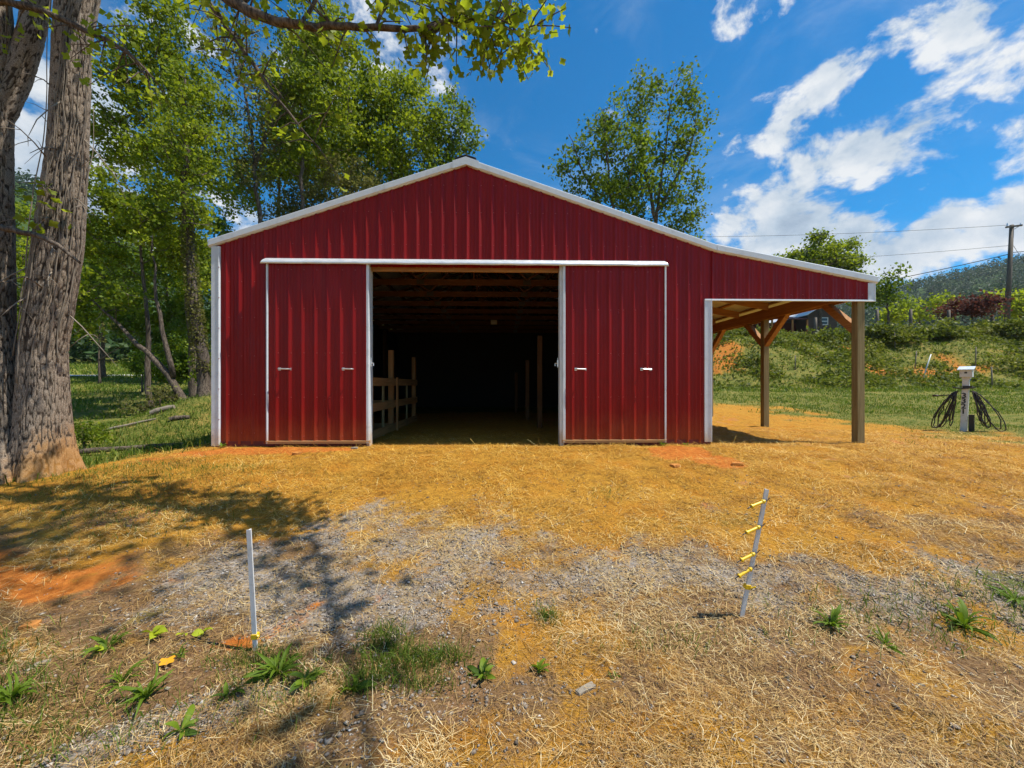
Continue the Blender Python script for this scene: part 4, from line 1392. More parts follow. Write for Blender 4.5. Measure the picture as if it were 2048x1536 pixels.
def tulip_mesh(name, mat, seed):
    rg = random.Random(seed)
    V = [(x, y, .16 * abs(x) - .10 * y * y + rg.uniform(-.02, .02)) for x, y in TULIP] + [(0, 0, -.02)]
    n = len(TULIP)
    F = [(i, (i + 1) % n, n) for i in range(n)]
    return np_mesh(name, np.array(V), np.array(F), mat, rnd=np.full(n + 1, rg.random()))


stem_attr = {}


def bark_stem(path, radii, seed, n_a=220, step=.038):
    P = np.array(path, float)
    seg = np.linalg.norm(np.diff(P, axis=0), axis=1)
    t = np.concatenate([[0], np.cumsum(seg)])
    q = np.arange(0, t[-1], step)
    c = np.stack([np.interp(q, t, P[:, k]) for k in range(3)], 1)
    r = np.interp(q, t, radii)
    for _ in range(25):
        c[1:-1] = (c[:-2] + c[1:-1] * 2 + c[2:]) / 4
        r[1:-1] = (r[:-2] + r[1:-1] * 2 + r[2:]) / 4
    a = np.linspace(0, 2 * np.pi, n_a, endpoint=False)
    A, Q = np.meshgrid(a, q)
    Rr = np.repeat(r[:, None], n_a, 1)
    # furrowed bark: ridges run up the stem and break into plates
    cx, sx = np.cos(A), np.sin(A)
    per = max(12, int(round(2 * math.pi * float(np.mean(r)) / .036)))
    cu = A / (2 * np.pi) * per + 3.2 * (fbm(cx * 3 + Q * 1.1, sx * 3 - Q * .9, seed + 2, 4) - .5)
    cv = Q / .17 + 1.2 * (fbm(cx * 6 + 7, sx * 6 + Q * 3.0, seed + 4, 3) - .5)
    iu, iv = np.floor(cu), np.floor(cv)
    f1, f2 = np.full(A.shape, 9.0), np.full(A.shape, 9.0)
    for du in (-1, 0, 1):
        for dv in (-1, 0, 1):
            gu, gv = iu + du, iv + dv
            hu = np.mod(gu, per)
            ou = gu + .5 + .85 * (_hash(hu, gv, seed + 11) - .5)
            ov = gv + .5 + .95 * (_hash(hu, gv, seed + 12) - .5)
            dd = np.hypot(cu - ou, cv - ov)
            f2 = np.where(dd < f1, f1, np.minimum(f2, dd))
            f1 = np.minimum(f1, dd)
    bark = ss(.0, .30, f2 - f1) * (.55 + .45 * fbm(cx * 9 + Q * 6, sx * 9 - Q * 5, seed + 31, 3)) * 1.0
    lump = (fbm(cx * 1.5 + 5, sx * 1.5 + Q * .55, seed + 7, 3) - .5)
    low = np.exp(-np.maximum(Q - .15, 0) / .42)
    but = 1 + low * (.35 + .30 * np.sin(A * 4 + seed) * .6 + .2 * np.sin(A * 7 + 2 * seed))
    D = Rr * but * (1 + .16 * lump) + bark * .020
    V = np.stack([c[:, 0][:, None] + cx * D, c[:, 1][:, None] + sx * D, np.repeat(c[:, 2][:, None], n_a, 1)], -1)
    m = len(q)
    i = np.arange(m * n_a).reshape(m, n_a)
    j = np.roll(i, -1, 1)
    F = np.stack([i[:-1], j[:-1], j[1:], i[1:]], -1).reshape(-1, 4)
    stem_attr['ridge'] = bark.ravel()
    return V.reshape(-1, 3), F, c, r


def big_tree():
    rg = random.Random(17)
    root = empty('tree', (-6.8, -1.5, hz(-6.8, -1.5)))
    tag(root, 'huge old two-stemmed tree with furrowed grey bark at the yard\'s left edge', 'tree')
    g = hz(-6.9, -1.45)
    V, F, c1, r1 = bark_stem([(-6.60, -1.45, g - .25), (-6.60, -1.45, .4), (-6.60, -1.44, 1.64), (-6.42, -1.42, 3.1), (-6.30, -1.40, 4.6), (-6.26, -1.38, 6.1), (-6.16, -1.35, 7.2), (-6.05, -1.25, 8.3)],
                             [.31, .255, .22, .24, .20, .19, .22, .2], 5)
    np_obj('stem', V, F, M_BARKBIG, root, smooth=True, attrs=stem_attr)
    V, F, c2, r2 = bark_stem([(-7.08, -1.60, g - .25), (-7.12, -1.60, .4), (-7.19, -1.6, 1.64), (-7.19, -1.6, 3.1), (-7.21, -1.6, 4.6), (-7.16, -1.6, 6.1), (-7.3, -1.6, 7.6), (-7.5, -1.65, 8.3)],
                             [.36, .29, .25, .245, .24, .22, .2, .18], 9)
    np_obj('stem', V, F, M_BARKBIG, root, smooth=True, attrs=stem_attr)
    # fork of the farther stem, seen between the two
    V, F, _, _ = bark_stem([(-7.15, -1.55, 4.9), (-6.98, -1.45, 5.5), (-6.82, -1.4, 6.2), (-6.75, -1.3, 7.5), (-6.75, -1.1, 8.3)], [.12, .13, .125, .12, .11], 13, 90)
    np_obj('stem', V, F, M_BARKBIG, root, smooth=True, attrs=stem_attr)

    for pts, rads in (([(-6.05, -1.25, 8.2), (-5.9, -1.1, 10), (-5.6, -1.0, 12.5), (-5.4, -.8, 15)], [.2, .18, .13, .05]), ([(-7.5, -1.65, 8.2), (-8.0, -1.75, 10.5), (-8.4, -1.9, 14)], [.18, .14, .05]), ([(-6.75, -1.1, 8.2), (-6.8, -.6, 10.5), (-6.6, .2, 13)], [.11, .09, .04])):
        MB().tube(pts, rads, 14).build('upper_stem', M_BARK, root, smooth=True)
    # dead vines climbing the near stem
    for k in range(14):
        z0, z1 = rg.uniform(.4, 3.2), rg.uniform(4.5, 7.0)
        a0 = rg.uniform(-2.2, .1)
        turn = rg.uniform(-.5, .9)
        pts, rad = [], []
        m = 34
        for i in range(m):
            z = z0 + (z1 - z0) * i / (m - 1)
            j = int(np.argmin(abs(c1[:, 2] - z)))
            a = a0 + turn * (z - z0) / 3 + .05 * math.sin(i * .37 + k) + .05 * math.sin(i * .9 + 3 * k)
            rr = r1[j] * 1.04 + .030 + .015 * math.sin(i * .3 + k * 2)
            pts.append((c1[j, 0] + math.cos(a) * rr, c1[j, 1] + math.sin(a) * rr, z))
            rad.append(.008 * (1 - .5 * i / m))
        MB().tube(pts, rad, 5).build('vine', M_DRY if k % 2 else M_TWIG, root, smooth=True)
    # loose dry twigs hanging off the near stem
    for k in range(16):
        z = rg.uniform(1.9, 5.4)
        j = int(np.argmin(abs(c1[:, 2] - z)))
        a = rg.uniform(-2.6, .2)
        p = Vector((c1[j, 0] + math.cos(a) * r1[j], c1[j, 1] + math.sin(a) * r1[j], z))
        d = Vector((math.cos(a) * .6 + rg.uniform(-.3, .3), math.sin(a) * .6, rg.uniform(-.9, .5)))
        L = rg.uniform(.4, .95)
        pts = [p - d * .05, p + d * L * .3, p + d * L * .65 + Vector((0, 0, -.05)), p + d * L + Vector((rg.uniform(-.1, .1), 0, -.14))]
        b = MB().tube(pts, [.010, .008, .006, .003], 5)
        for q in range(3):
            s = pts[1] + (pts[2] - pts[1]) * rg.random()
            e = s + Vector((rg.uniform(-.25, .25), rg.uniform(-.2, .05), rg.uniform(-.3, .1)))
            b.tube([s, (s + e) / 2 + Vector((0, 0, .02)), e], [.005, .004, .002], 4)
        b.build('dry_twig', M_DRY if k % 3 else M_TWIG, root, smooth=True)

    CEN = Vector((0, -7.26, 1.14))
    leaf_pts = []          # (position, size)

    def limb(name, pts, rads, mat=M_BARK, n=10, pull=None):
        P = [Vector(p) for p in pts]
        if pull:
            P = [CEN + (p - CEN) * (1 - pull * min(1.0, i / 3)) for i, p in enumerate(P)]
        out, rr = [], []
        for i in range(len(P) - 1):
            for s in range(5):
                t = s / 5
                p0, p1, p2, p3 = P[max(i - 1, 0)], P[i], P[i + 1], P[min(i + 2, len(P) - 1)]
                q = .5 * ((2 * p1) + (-p0 + p2) * t + (2 * p0 - 5 * p1 + 4 * p2 - p3) * t * t + (-p0 + 3 * p1 - 3 * p2 + p3) * t ** 3)
                out.append(q + Vector((rg.uniform(-1, 1), rg.uniform(-1, 1), rg.uniform(-1, 1))) * .012)
                rr.append(rads[i] + (rads[i + 1] - rads[i]) * t)
        out.append(P[-1]); rr.append(rads[-1])
        return MB().tube(out, rr, n), out, rr

    def twigs(m, path, rr, count, length, drop, t0=.0, dens=7, leafsize=.085):
        for k in range(count):
            i = int((t0 + (1 - t0) * rg.random()) * (len(path) - 1))
            p = path[i]
            d = Vector((rg.uniform(-1, 1), rg.uniform(-.8, .8), rg.uniform(-1.0, .9) - drop)).normalized()
            L = length * rg.uniform(.4, 1.1)
            pts = [p, p + d * L * .35 + Vector((0, 0, .03)), p + d * L * .7, p + d * L + Vector((0, 0, -.08 * L))]
            m.tube(pts, [min(rr[i] * .5, .012), .007, .005, .003], 5, False)
            for q in range(dens):
                t = rg.uniform(.25, 1.05)
                c = p + d * L * t + Vector((rg.gauss(0, .07), rg.gauss(0, .07), rg.gauss(-.03, .06)))
                leaf_pts.append((c, leafsize * rg.uniform(.7, 1.3)))

    # overhanging limb across the top of the view
    m, path, rr = limb('overhanging_limb', [(-6.1, -1.25, 8.6), (-5.2, -1.7, 7.6), (-4.2, -2.1, 6.65), (-3.39, -2.28, 5.93), (-2.81, -2.39, 5.59), (-2.3, -2.5, 5.42), (-1.78, -2.62, 5.32), (-1.0, -2.73, 5.20), (-.59, -2.79, 5.24), (-.25, -2.85, 5.22), (.09, -2.86, 5.11), (.30, -2.87, 4.95)],
                       [.11, .09, .072, .058, .046, .037, .032, .026, .021, .016, .011, .005], pull=.14)
    n0 = len(path)
    twigs(m, path[14:], rr[14:], 42, .52, .25, .0, 7, .072)
    twigs(m, path[34:], rr[34:], 38, .48, .35, .0, 8, .072)
    # side shoots rising out of the frame
    for k in range(5):
        i = 16 + k * 8
        p = path[i]
        pts = [p, p + Vector((.15, .1, .45)), p + Vector((.25, .3, 1.0)), p + Vector((.45, .4, 1.7))]
        s, sp, sr = limb('x', pts, [rr[i] * .5, .02, .014, .006], n=6)
        m.add(s.v, s.f)
        twigs(m, sp, sr, 14, .5, .0, .2, 8)
    limb_o = m.build('overhanging_limb', M_BARK, root, smooth=True)
    # thin drooping branches to the left of it
    m2, p2, q2 = limb('drooping_branch', [(-4.6, -2.05, 7.0), (-3.75, -2.17, 6.03), (-3.34, -2.18, 5.45), (-2.83, -2.19, 4.75), (-2.32, -2.2, 4.12)], [.05, .032, .025, .016, .005], n=8, pull=.12)
    twigs(m2, p2, q2, 34, .55, .05, .15, 6, .075)
    m2.build('drooping_branch', M_BARK, root, smooth=True)
    m3, p3, q3 = limb('crossing_branch', [(-7.3, -1.55, 6.35), (-6.8, -1.85, 6.25), (-6.17, -1.92, 6.10), (-5.59, -1.95, 5.84), (-4.9, -2.04, 5.47), (-4.51, -2.05, 5.1)], [.06, .05, .042, .034, .022, .008], n=8)
    twigs(m3, p3, q3, 26, .6, .1, .3, 5, .075)
    m3.build('crossing_branch', M_BARK, root, smooth=True)
    m4, p4, q4 = limb('dead_branch', [(-7.3, -1.7, 3.30), (-6.7, -1.95, 3.20), (-6.25, -2.02, 3.12), (-5.85, -2.04, 3.0), (-5.45, -2.05, 2.70)], [.05, .042, .036, .028, .012], n=8)
    m4.build('dead_branch', M_BARK, root, smooth=True)
    for k in range(26):      # sprigs of ivy-like leaves on the near stem
        z = rg.uniform(3.2, 3.9)
        a = rg.uniform(-2.4, -.4)
        leaf_pts.append((Vector((-6.42 + math.cos(a) * .36, -1.42 + math.sin(a) * .36, z)), .10))
    for k in range(14):
        leaf_pts.append((Vector((-7.05 + rg.uniform(-.1, .25), -1.9 + rg.uniform(-.1, .1), rg.uniform(4.3, 5.2))), .09))
    # crown high over the yard, mostly above the view
    hi = MB()
    rgn = np.random.default_rng(23)
    cr_c = []
    for k in range(30):
        j = rgn.integers(0, 2)
        c, r = (c1, r1) if j == 0 else (c2, r2)
        zz = rgn.uniform(8.0, 14.0)
        p = Vector((-6.0 + (zz - 8) * .09, -1.2 + (zz - 8) * .05, zz)) if j == 0 else Vector((-7.5 - (zz - 8) * .15, -1.65 - (zz - 8) * .04, zz))
        a = rgn.uniform(0, 6.283)
        L = rgn.uniform(1.6, 4.2)
        e = p + Vector((math.cos(a) * L, math.sin(a) * L, rgn.uniform(.2, 2.0)))
        if e.x > -3.4 and e.y < -1.0:
            e.x = -4.0
        hi.tube([p, (p + e) / 2 + Vector((0, 0, .25)), e], [.06, .04, .015], 6, False)
        cr_c.append(((p + e) / 2)[:]); cr_c.append(e[:]); cr_c.append(e[:])
    for (ex, ey, ez) in ((1.0, -5.1, 9.2), (.6, -4.6, 9.4), (1.5, -5.4, 8.9), (.3, -5.3, 9.8), (.1, -4.8, 9.3), (1.2, -4.8, 9.6)):
        p, e = Vector((-5.8, -1.1, 10.2)), Vector((ex, ey, ez))
        k1 = p + (e - p) * .4 + Vector((0, -.3, .9))
        k2 = p + (e - p) * .82 + Vector((0, -.1, .5))
        hi.tube([p, k1, k2, e], [.10, .07, .045, .015], 7, False)
        for q in range(7):
            cr_c.append((k2 + (e - k2) * rgn.random() + Vector(rgn.normal(0, .3, 3)))[:])
    hi.tube([(-5.9, -1.15, 9.2), (-3.2, -2.6, 9.7), (-.2, -3.4, 9.2), (1.6, -3.9, 8.6), (2.45, -4.3, 8.2), (2.65, -4.95, 7.6), (3.2, -6.2, 7.2), (3.3, -7.8, 7.0)], [.11, .09, .07, .045, .032, .028, .024, .016], 9, False)
    hi.build('upper_limbs', M_BARK, root, smooth=True)
    cr_c = np.array(cr_c)
    n = 3600
    cc = cr_c[rgn.integers(0, len(cr_c), n)] + rgn.normal(0, .62, (n, 3))
    lim = cr_c[-42:]
    tq = rgn.random((360, 1))
    ln = np.where(tq < .5, np.array([[1.6, -3.9, 8.6]]) + (tq * 2) * np.array([[1.05, -1.05, -1.0]]), np.array([[2.65, -4.95, 7.6]]) + (tq * 2 - 1) * np.array([[.65, -2.8, -.6]])) + rgn.normal(0, .2, (360, 3))
    cc = np.concatenate([cc, ln, lim[rgn.integers(0, 42, 700)] + rgn.normal(0, .55, (700, 3))])
    n = len(cc)
    Vc, Fc, rc = leaf_cloud(cc, rgn.uniform(.08, .16, n), np.clip(rgn.normal(.5, .22, n), 0, 1), .5)
    np_obj('crown', Vc, Fc, M_LEAFY, root, rnd=rc)
    # leaves: the larger ones singly, the rest as one mass
    leaf_pts.sort(key=lambda t: -t[1])
    meshes = [tulip_mesh('leaf', M_LEAFY if k % 3 else M_LEAF, k) for k in range(6)]
    camp = cam.location

    def turn():
        return Matrix.Rotation(rg.uniform(0, 6.28), 4, 'Z') @ Matrix.Rotation(rg.gauss(.9, .5), 4, 'X') @ Matrix.Rotation(rg.uniform(0, 6.28), 4, 'Z')
    rest = []
    singles = 0
    for c, s in leaf_pts:
        if singles < 300 and -4.3 < c.x < .9 and c.z < 6.1:
            o = bpy.data.objects.new('leaf', meshes[rg.randrange(6)])
            C.objects.link(o)
            o.parent = limb_o
            o.matrix_parent_inverse = Matrix.Translation(-limb_o.location)
            o.matrix_world = Matrix.Translation(c) @ turn() @ Matrix.Scale(s, 4)
            singles += 1
        else:
            rest.append((c, s))
    T = np.array([(x, y, .16 * abs(x) - .10 * y * y) for x, y in TULIP] + [(0, 0, -.02)])
    n = len(TULIP)
    tri = np.array([(i, (i + 1) % n, n) for i in range(n)])
    Vs, Fs, Rs = [], [], []
    for k, (c, s) in enumerate(rest):
        Mx = np.array(turn().to_3x3())
        Vs.append((T * s) @ Mx.T + np.array(c))
        Fs.append(tri + k * (n + 1))
        Rs.append(np.full(n + 1, min(1, max(0, rg.gauss(.5, .25)))))
    o = np_obj('leaves', np.concatenate(Vs), np.concatenate(Fs), M_LEAFY, root, rnd=np.concatenate(Rs))
    tag(o, kind='stuff')


big_tree()


# ------------------------------------------------------------------ fence stakes with gate handles
def stake(base, top, label, clip_t):
    b, t = Vector(base), Vector(top)
    root = empty('fence_stake', b)
    tag(root, label, 'fence stake', 'white stakes in the yard')
    d = (t - b).normalized()
    s = d.cross(Vector((0, 1, 0))).normalized()
    f = s.cross(d)
    prof = [(-.013, -.010), (.013, -.010), (.013, -.006), (.004, -.006), (.004, .012), (-.004, .012), (-.004, -.006), (-.013, -.006)]
    vs = []
    for p in (b - d * .12, t):
        vs += [p + s * u + f * v for u, v in prof]
    n = len(prof)
    m = MB().add(vs, [tuple(range(n)), tuple(reversed(range(n, 2 * n)))] + [(i, i + n, (i + 1) % n + n, (i + 1) % n) for i in range(n)])
    m.build('stake_body', M_PVC, root)
    p = b + (t - b) * clip_t
    c = MB()
    c.beam(p - d * .014, p + d * .014, .034, .030, up=f)
    c.tube([p - s * .018 - f * .016, p - s * .034 - f * .03 + d * .02], [.007, .005], 6)
    c.build('clip', M_YELLOW, root)
    return root, b, t, d, s, f


zl = hz(-1.45, -4.91)
stake((-1.45, -4.91, zl), (-1.475, -4.93, zl + .715), 'upright white stake without handles, stuck in the straw', .115)
zr = hz(1.56, -4.73)
rootR, bR, tR, dR, sR, fR = stake((1.56, -4.73, zr), (1.705, -4.76, zr + .835), 'leaning white stake with four yellow gate handles', .235)
for k, (q, lab) in enumerate(((.925, 'topmost yellow gate handle on the leaning white stake'), (.725, 'second yellow gate handle from the top of the leaning stake'),
                              (.515, 'third yellow gate handle from the top of the leaning stake'), (.40, 'lowest yellow gate handle on the leaning white stake'))):
    p = bR + (tR - bR) * q - sR * .014 + fR * -.012
    ax = Vector((-1.0, -.18, -.30 - (.12 if k == 3 else .02 * k))).normalized()
    h = empty('gate_handle', p)
    tag(h, lab, 'gate handle', 'yellow gate handles on the stake')
    P = lambda t: p + ax * t
    MB().tube([P(.022), P(.030), P(.034), P(.038), P(.046), P(.048), P(.118), P(.120), P(.128), P(.130)], [.009, .009, .0145, .0145, .0095, .009, .0095, .015, .015, .008], 14).build('grip', M_YELLOW, h, smooth=False)
    MB().tube([P(-.004) + Vector((.012, 0, .012)), P(-.006), P(.006) + Vector((0, 0, -.005)), P(.024)], .003, 6).build('hook', M_ROD, h)
    MB().tube([P(.128), P(.145), P(.158) + Vector((0, 0, -.004))], [.004, .0035, .003], 6).build('spring_end', M_ROD, h)
    MB().tube([p + sR * .001 + fR * .03, p + sR * .030 + fR * -.002, p + sR * .016 - fR * .006, p - sR * .004 - fR * .004], .0018, 5).build('wire_loop', M_ROD, h)


# ------------------------------------------------------------------ numbered water post with hoses
def water_post():
    x, y = 11.30, 2.10
    g = hz(x, y)
    r = empty('water_post', (x, y, g))
    tag(r, 'white post numbered 3321 with a small box on top', 'post')
    w = .058
    tilt = .05

    def T(px, py, pz):
        return (x + px + tilt * pz / 1.5, y + py, g + pz)
    m = MB()
    vs = [T(a * w, b * w, z) for z in (-.2, 1.28) for a, b in ((-1, -1), (1, -1), (1, 1), (-1, 1))]
    m.add(vs, [(3, 2, 1, 0), (4, 5, 6, 7), (0, 1, 5, 4), (1, 2, 6, 5), (2, 3, 7, 6), (3, 0, 4, 7)])
    m.build('post_body', M_PVC, r, bevel=.006)
    b = MB()
    x0, y0, z0 = T(0, 0, 0)
    ox = tilt * .95
    b.box(x0 + ox - .105, x0 + ox + .105, y - .10, y + .10, g + 1.33, g + 1.52)
    b.build('meter_box', M_PVC, r, bevel=.006)
    MB().prism([(y - .15, g + 1.50), (y + .13, g + 1.58), (y + .13, g + 1.60), (y - .15, g + 1.52)], 'x', x0 + ox - .135, x0 + ox + .135).build('box_lid', M_GALV, r)
    MB().box(x0 + ox - .022, x0 + ox + .022, y - .104, y - .1005, g + 1.42, g + 1.46).build('box_opening', M_BLACK, r)
    MB().box(x0 + ox - .07, x0 + ox + .07, y - .06, y + .06, g + 1.28, g + 1.33).build('neck', M_PVC, r)
    MB().box(x0 + ox - .055, x0 + ox + .10, y - .085, y + .085, g + 1.055, g + 1.12).build('bracket', M_BLACK, r)
    MB().tube([(x0 - .17, y - .06, g + 1.08), (x0 + .0, y - .10, g + 1.05), (x0 + .2, y - .07, g + 1.085)], .016, 8).build('hanger', M_ROD, r)
    MB().box(x0 + .085, x0 + .175, y - .06, y + .03, g - .02, g + .42).build('hydrant_sleeve', M_BLACK, r)
    for k, ch in enumerate('3321'):
        cu = bpy.data.curves.new('digit', 'FONT')
        cu.body = ch
        cu.size = .165
        cu.offset = .004
        cu.extrude = .002
        cu.align_x = 'CENTER'
        cu.materials.append(M_BLACK)
        tmp = bpy.data.objects.new('digit_outline', cu)
        C.objects.link(tmp)
        bpy.context.view_layer.update()
        me = bpy.data.meshes.new_from_object(tmp.evaluated_get(bpy.context.evaluated_depsgraph_get()))
        bpy.data.objects.remove(tmp, do_unlink=True)
        me.name = 'digit'
        o = bpy.data.objects.new('digit', me)
        zz = .83 - k * .13
        o.location = (x + tilt * zz / 1.5 - .012, y - w - .006, g + zz)
        o.rotation_euler = (R(90), 0, 0)
        link(o, r)
    r.rotation_euler = (0, 0, R(-57))
    TURN = Matrix.Translation((x, y, 0)) @ Matrix.Rotation(R(-50), 4, 'Z') @ Matrix.Translation((-x, -y, 0))
    # coiled hoses over the hanger: loops falling on both sides
    rg = random.Random(4)

    def coil(name, sx, loops, label, far, low):
        h = MB()
        top = Vector((x + .02 + sx * .125, y - .01, g + .98))
        for i in range(loops):
            f = (i + .5) / loops
            spread = far * (.2 + .8 * f) * rg.uniform(.7, 1.15)
            zlow = low * rg.uniform(.6, 1.5) + (1 - f) * rg.uniform(.0, .28)
            dy = rg.uniform(-.10, .10)
            pts = []
            for k in range(25):
                t = k / 24 * 2 * math.pi
                wv = .5 - .5 * math.cos(t)
                px = top.x + sx * (spread * wv * (.55 + .45 * wv)) + .06 * math.sin(t) * (1.0 + 2.2 * wv)
                pz = top.z + .04 * math.cos(t) - (top.z - g - zlow) * (wv ** .8) + .02 * math.sin(2 * t + i)
                pz = top.z - (top.z - (g + zlow)) * (.5 - .5 * math.cos(t))
                px = top.x + sx * spread * ((.5 - .5 * math.cos(t)) ** .7 * .66) + sx * spread * .22 * math.sin(t) * (.35 + .65 * (.5 - .5 * math.cos(t)))
                pts.append((px, top.y + dy * math.sin(t) + .03 * i / loops, max(pz, hz(px, top.y) + .012)))
            pts = [(a + rg.gauss(0, .008), b + rg.gauss(0, .01), c_ + rg.gauss(0, .008)) for a, b, c_ in pts]
            h.tube(pts, .0105, 7, False)
        o = h.build(name, M_HOSE, None, smooth=True)
        o.matrix_world = TURN
        tag(o, label, 'hose', 'coiled hoses on the water post')
        return o
    coil('garden_hose', -1, 8, 'dark garden hose coiled wide on the numbered post\'s barn-facing side', .78, .03)
    coil('garden_hose', 1, 7, 'dark garden hose looped on the numbered post\'s far side', .70, .04)
    n = MB().tube([(x - .18, y - .12, g + .90), (x - .30, y - .14, g + .885), (x - .40, y - .15, g + .875)], [.013, .013, .014], 7)
    n.tube([(x - .40, y - .15, g + .875), (x - .44, y - .15, g + .872), (x - .52, y - .15, g + .872)], [.014, .028, .024], 8)
    o = n.build('hose_nozzle', M_HOSE, None, smooth=True)
    o.matrix_world = TURN
    tag(o, 'hose nozzle sticking out sideways from the numbered post', 'nozzle')


water_post()


# ------------------------------------------------------------------ bank: fence posts, stakes, utility pole, wires, house
for (x, y, h, lean, lab) in ((38.1, 31.8, 2.6, .02, 'dark fence post on the bank crest, first right of the lean-to'), (41.5, 31.7, 2.7, .0, 'dark fence post on the bank crest, second from the lean-to'),
                             (45.4, 31.6, 2.6, -.03, 'dark fence post on the bank crest beside the russet shrub'), (49.8, 31.5, 2.6, .05, 'dark fence post on the bank crest nearest the utility pole'),
                             (31.8, 31.9, 2.2, .0, 'pale fence post on the bank crest in front of the brown house')):
    g = hz(x, y)
    m = MB().tube([(x, y, g - .4), (x + lean * .5, y, g + h * .5), (x + lean, y, g + h)], [.15, .14, .13], 9)
    o = m.build('fence_post', M_OLDPOST, None, smooth=True)
    tag(o, lab, 'fence post', 'fence posts along the crest')
for k, (x, y, h, lean, lab) in enumerate(((32.4, 22.3, 2.0, .7, 'tallest leaning pale stake low on the bank'), (34.4, 24.7, 1.5, .15, 'thin pale stake halfway up the bank beside the leaning one'), (36.4, 28.3, 1.6, -.05, 'thin pale stake high on the bank below the dark shrub'),
                                          (38.5, 23.8, 1.6, .05, 'thin pale stake on the bank above the numbered post'), (22.2, 22.0, 1.0, .0, 'short pale stake on the bank seen through the lean-to'), (33.1, 18.5, 1.4, -.06, 'thin pale stake at the foot of the bank behind the numbered post'))):
    g = hz(x, y)
    o = MB().tube([(x, y, g - .2), (x + lean * .5, y, g + h * .5), (x + lean, y, g + h)], [.045, .04, .035], 7).build('marker_stake', M_DRY if k else M_PVC, None, smooth=True)
    tag(o, lab, 'stake', 'pale stakes on the bank')


def wire(pts, label, r=.02):
    P = [Vector(p) for p in pts]
    tag(MB().tube(P, r, 5).build('power_line', M_BLACK, None), label, 'wire', 'overhead wires')


def sag(a, b, s, n=24):
    a, b = Vector(a), Vector(b)
    return [a + (b - a) * (i / n) + Vector((0, 0, -s * 4 * (i / n) * (1 - i / n))) for i in range(n + 1)]


def utility_pole():
    x, y = 58.85, 37.3
    g = hz(x, y)
    top = Vector((59.6, 37.3, 19.75))
    r = empty('utility_pole', (x, y, g))
    tag(r, 'wooden utility pole leaning slightly on the hill crest', 'utility pole')
    base = Vector((x, y, g - .5))
    MB().tube([base, (base + top) / 2 + Vector((.03, 0, 0)), top], [.26, .22, .18], 12).build('pole', M_OLDPOST, r, smooth=True)
    MB().beam((top.x - .95, top.y - .2, top.z - .35), (top.x + .95, top.y - .2, top.z - .1), .16, .18).build('crossarm', M_OLDPOST, r)
    for s in (-.8, .8):
        MB().tube([(top.x + s, top.y - .2, top.z - .2), (top.x + s, top.y - .2, top.z + .12)], [.07, .05], 8).build('insulator', M_STEEL, r)
    MB().tube([(top.x + .1, top.y, top.z - .6), (top.x + .75, top.y - .2, top.z - .15)], .03, 5).build('arm_brace', M_OLDPOST, r)
    q = lambda t: base + (top - base) * t
    wire(sag((top.x - .8, 37.1, top.z - .1), (-30, 62, 30), 2.2), 'highest wire running left from the utility pole over the lean-to')
    wire(sag(q(.83), (-26, 66, 26), 2.6), 'middle wire running left from the utility pole behind the round tree')
    wire(sag(q(.76), (12, 58, 13), 1.9), 'low sagging cable from the utility pole down behind the lean-to roof', .045)
    wire(sag(q(.77), (110, 24, 22), 1.0), 'cable running right from the utility pole out of view', .04)
    wire(sag(q(.86), (56.5, 36, hz(56.5, 36)), .0), 'steep guy wire left of the utility pole', .02)
    wire(sag(q(.86), (63.5, 35, hz(63.5, 35)), .0), 'steep guy wire right of the utility pole', .02)


utility_pole()


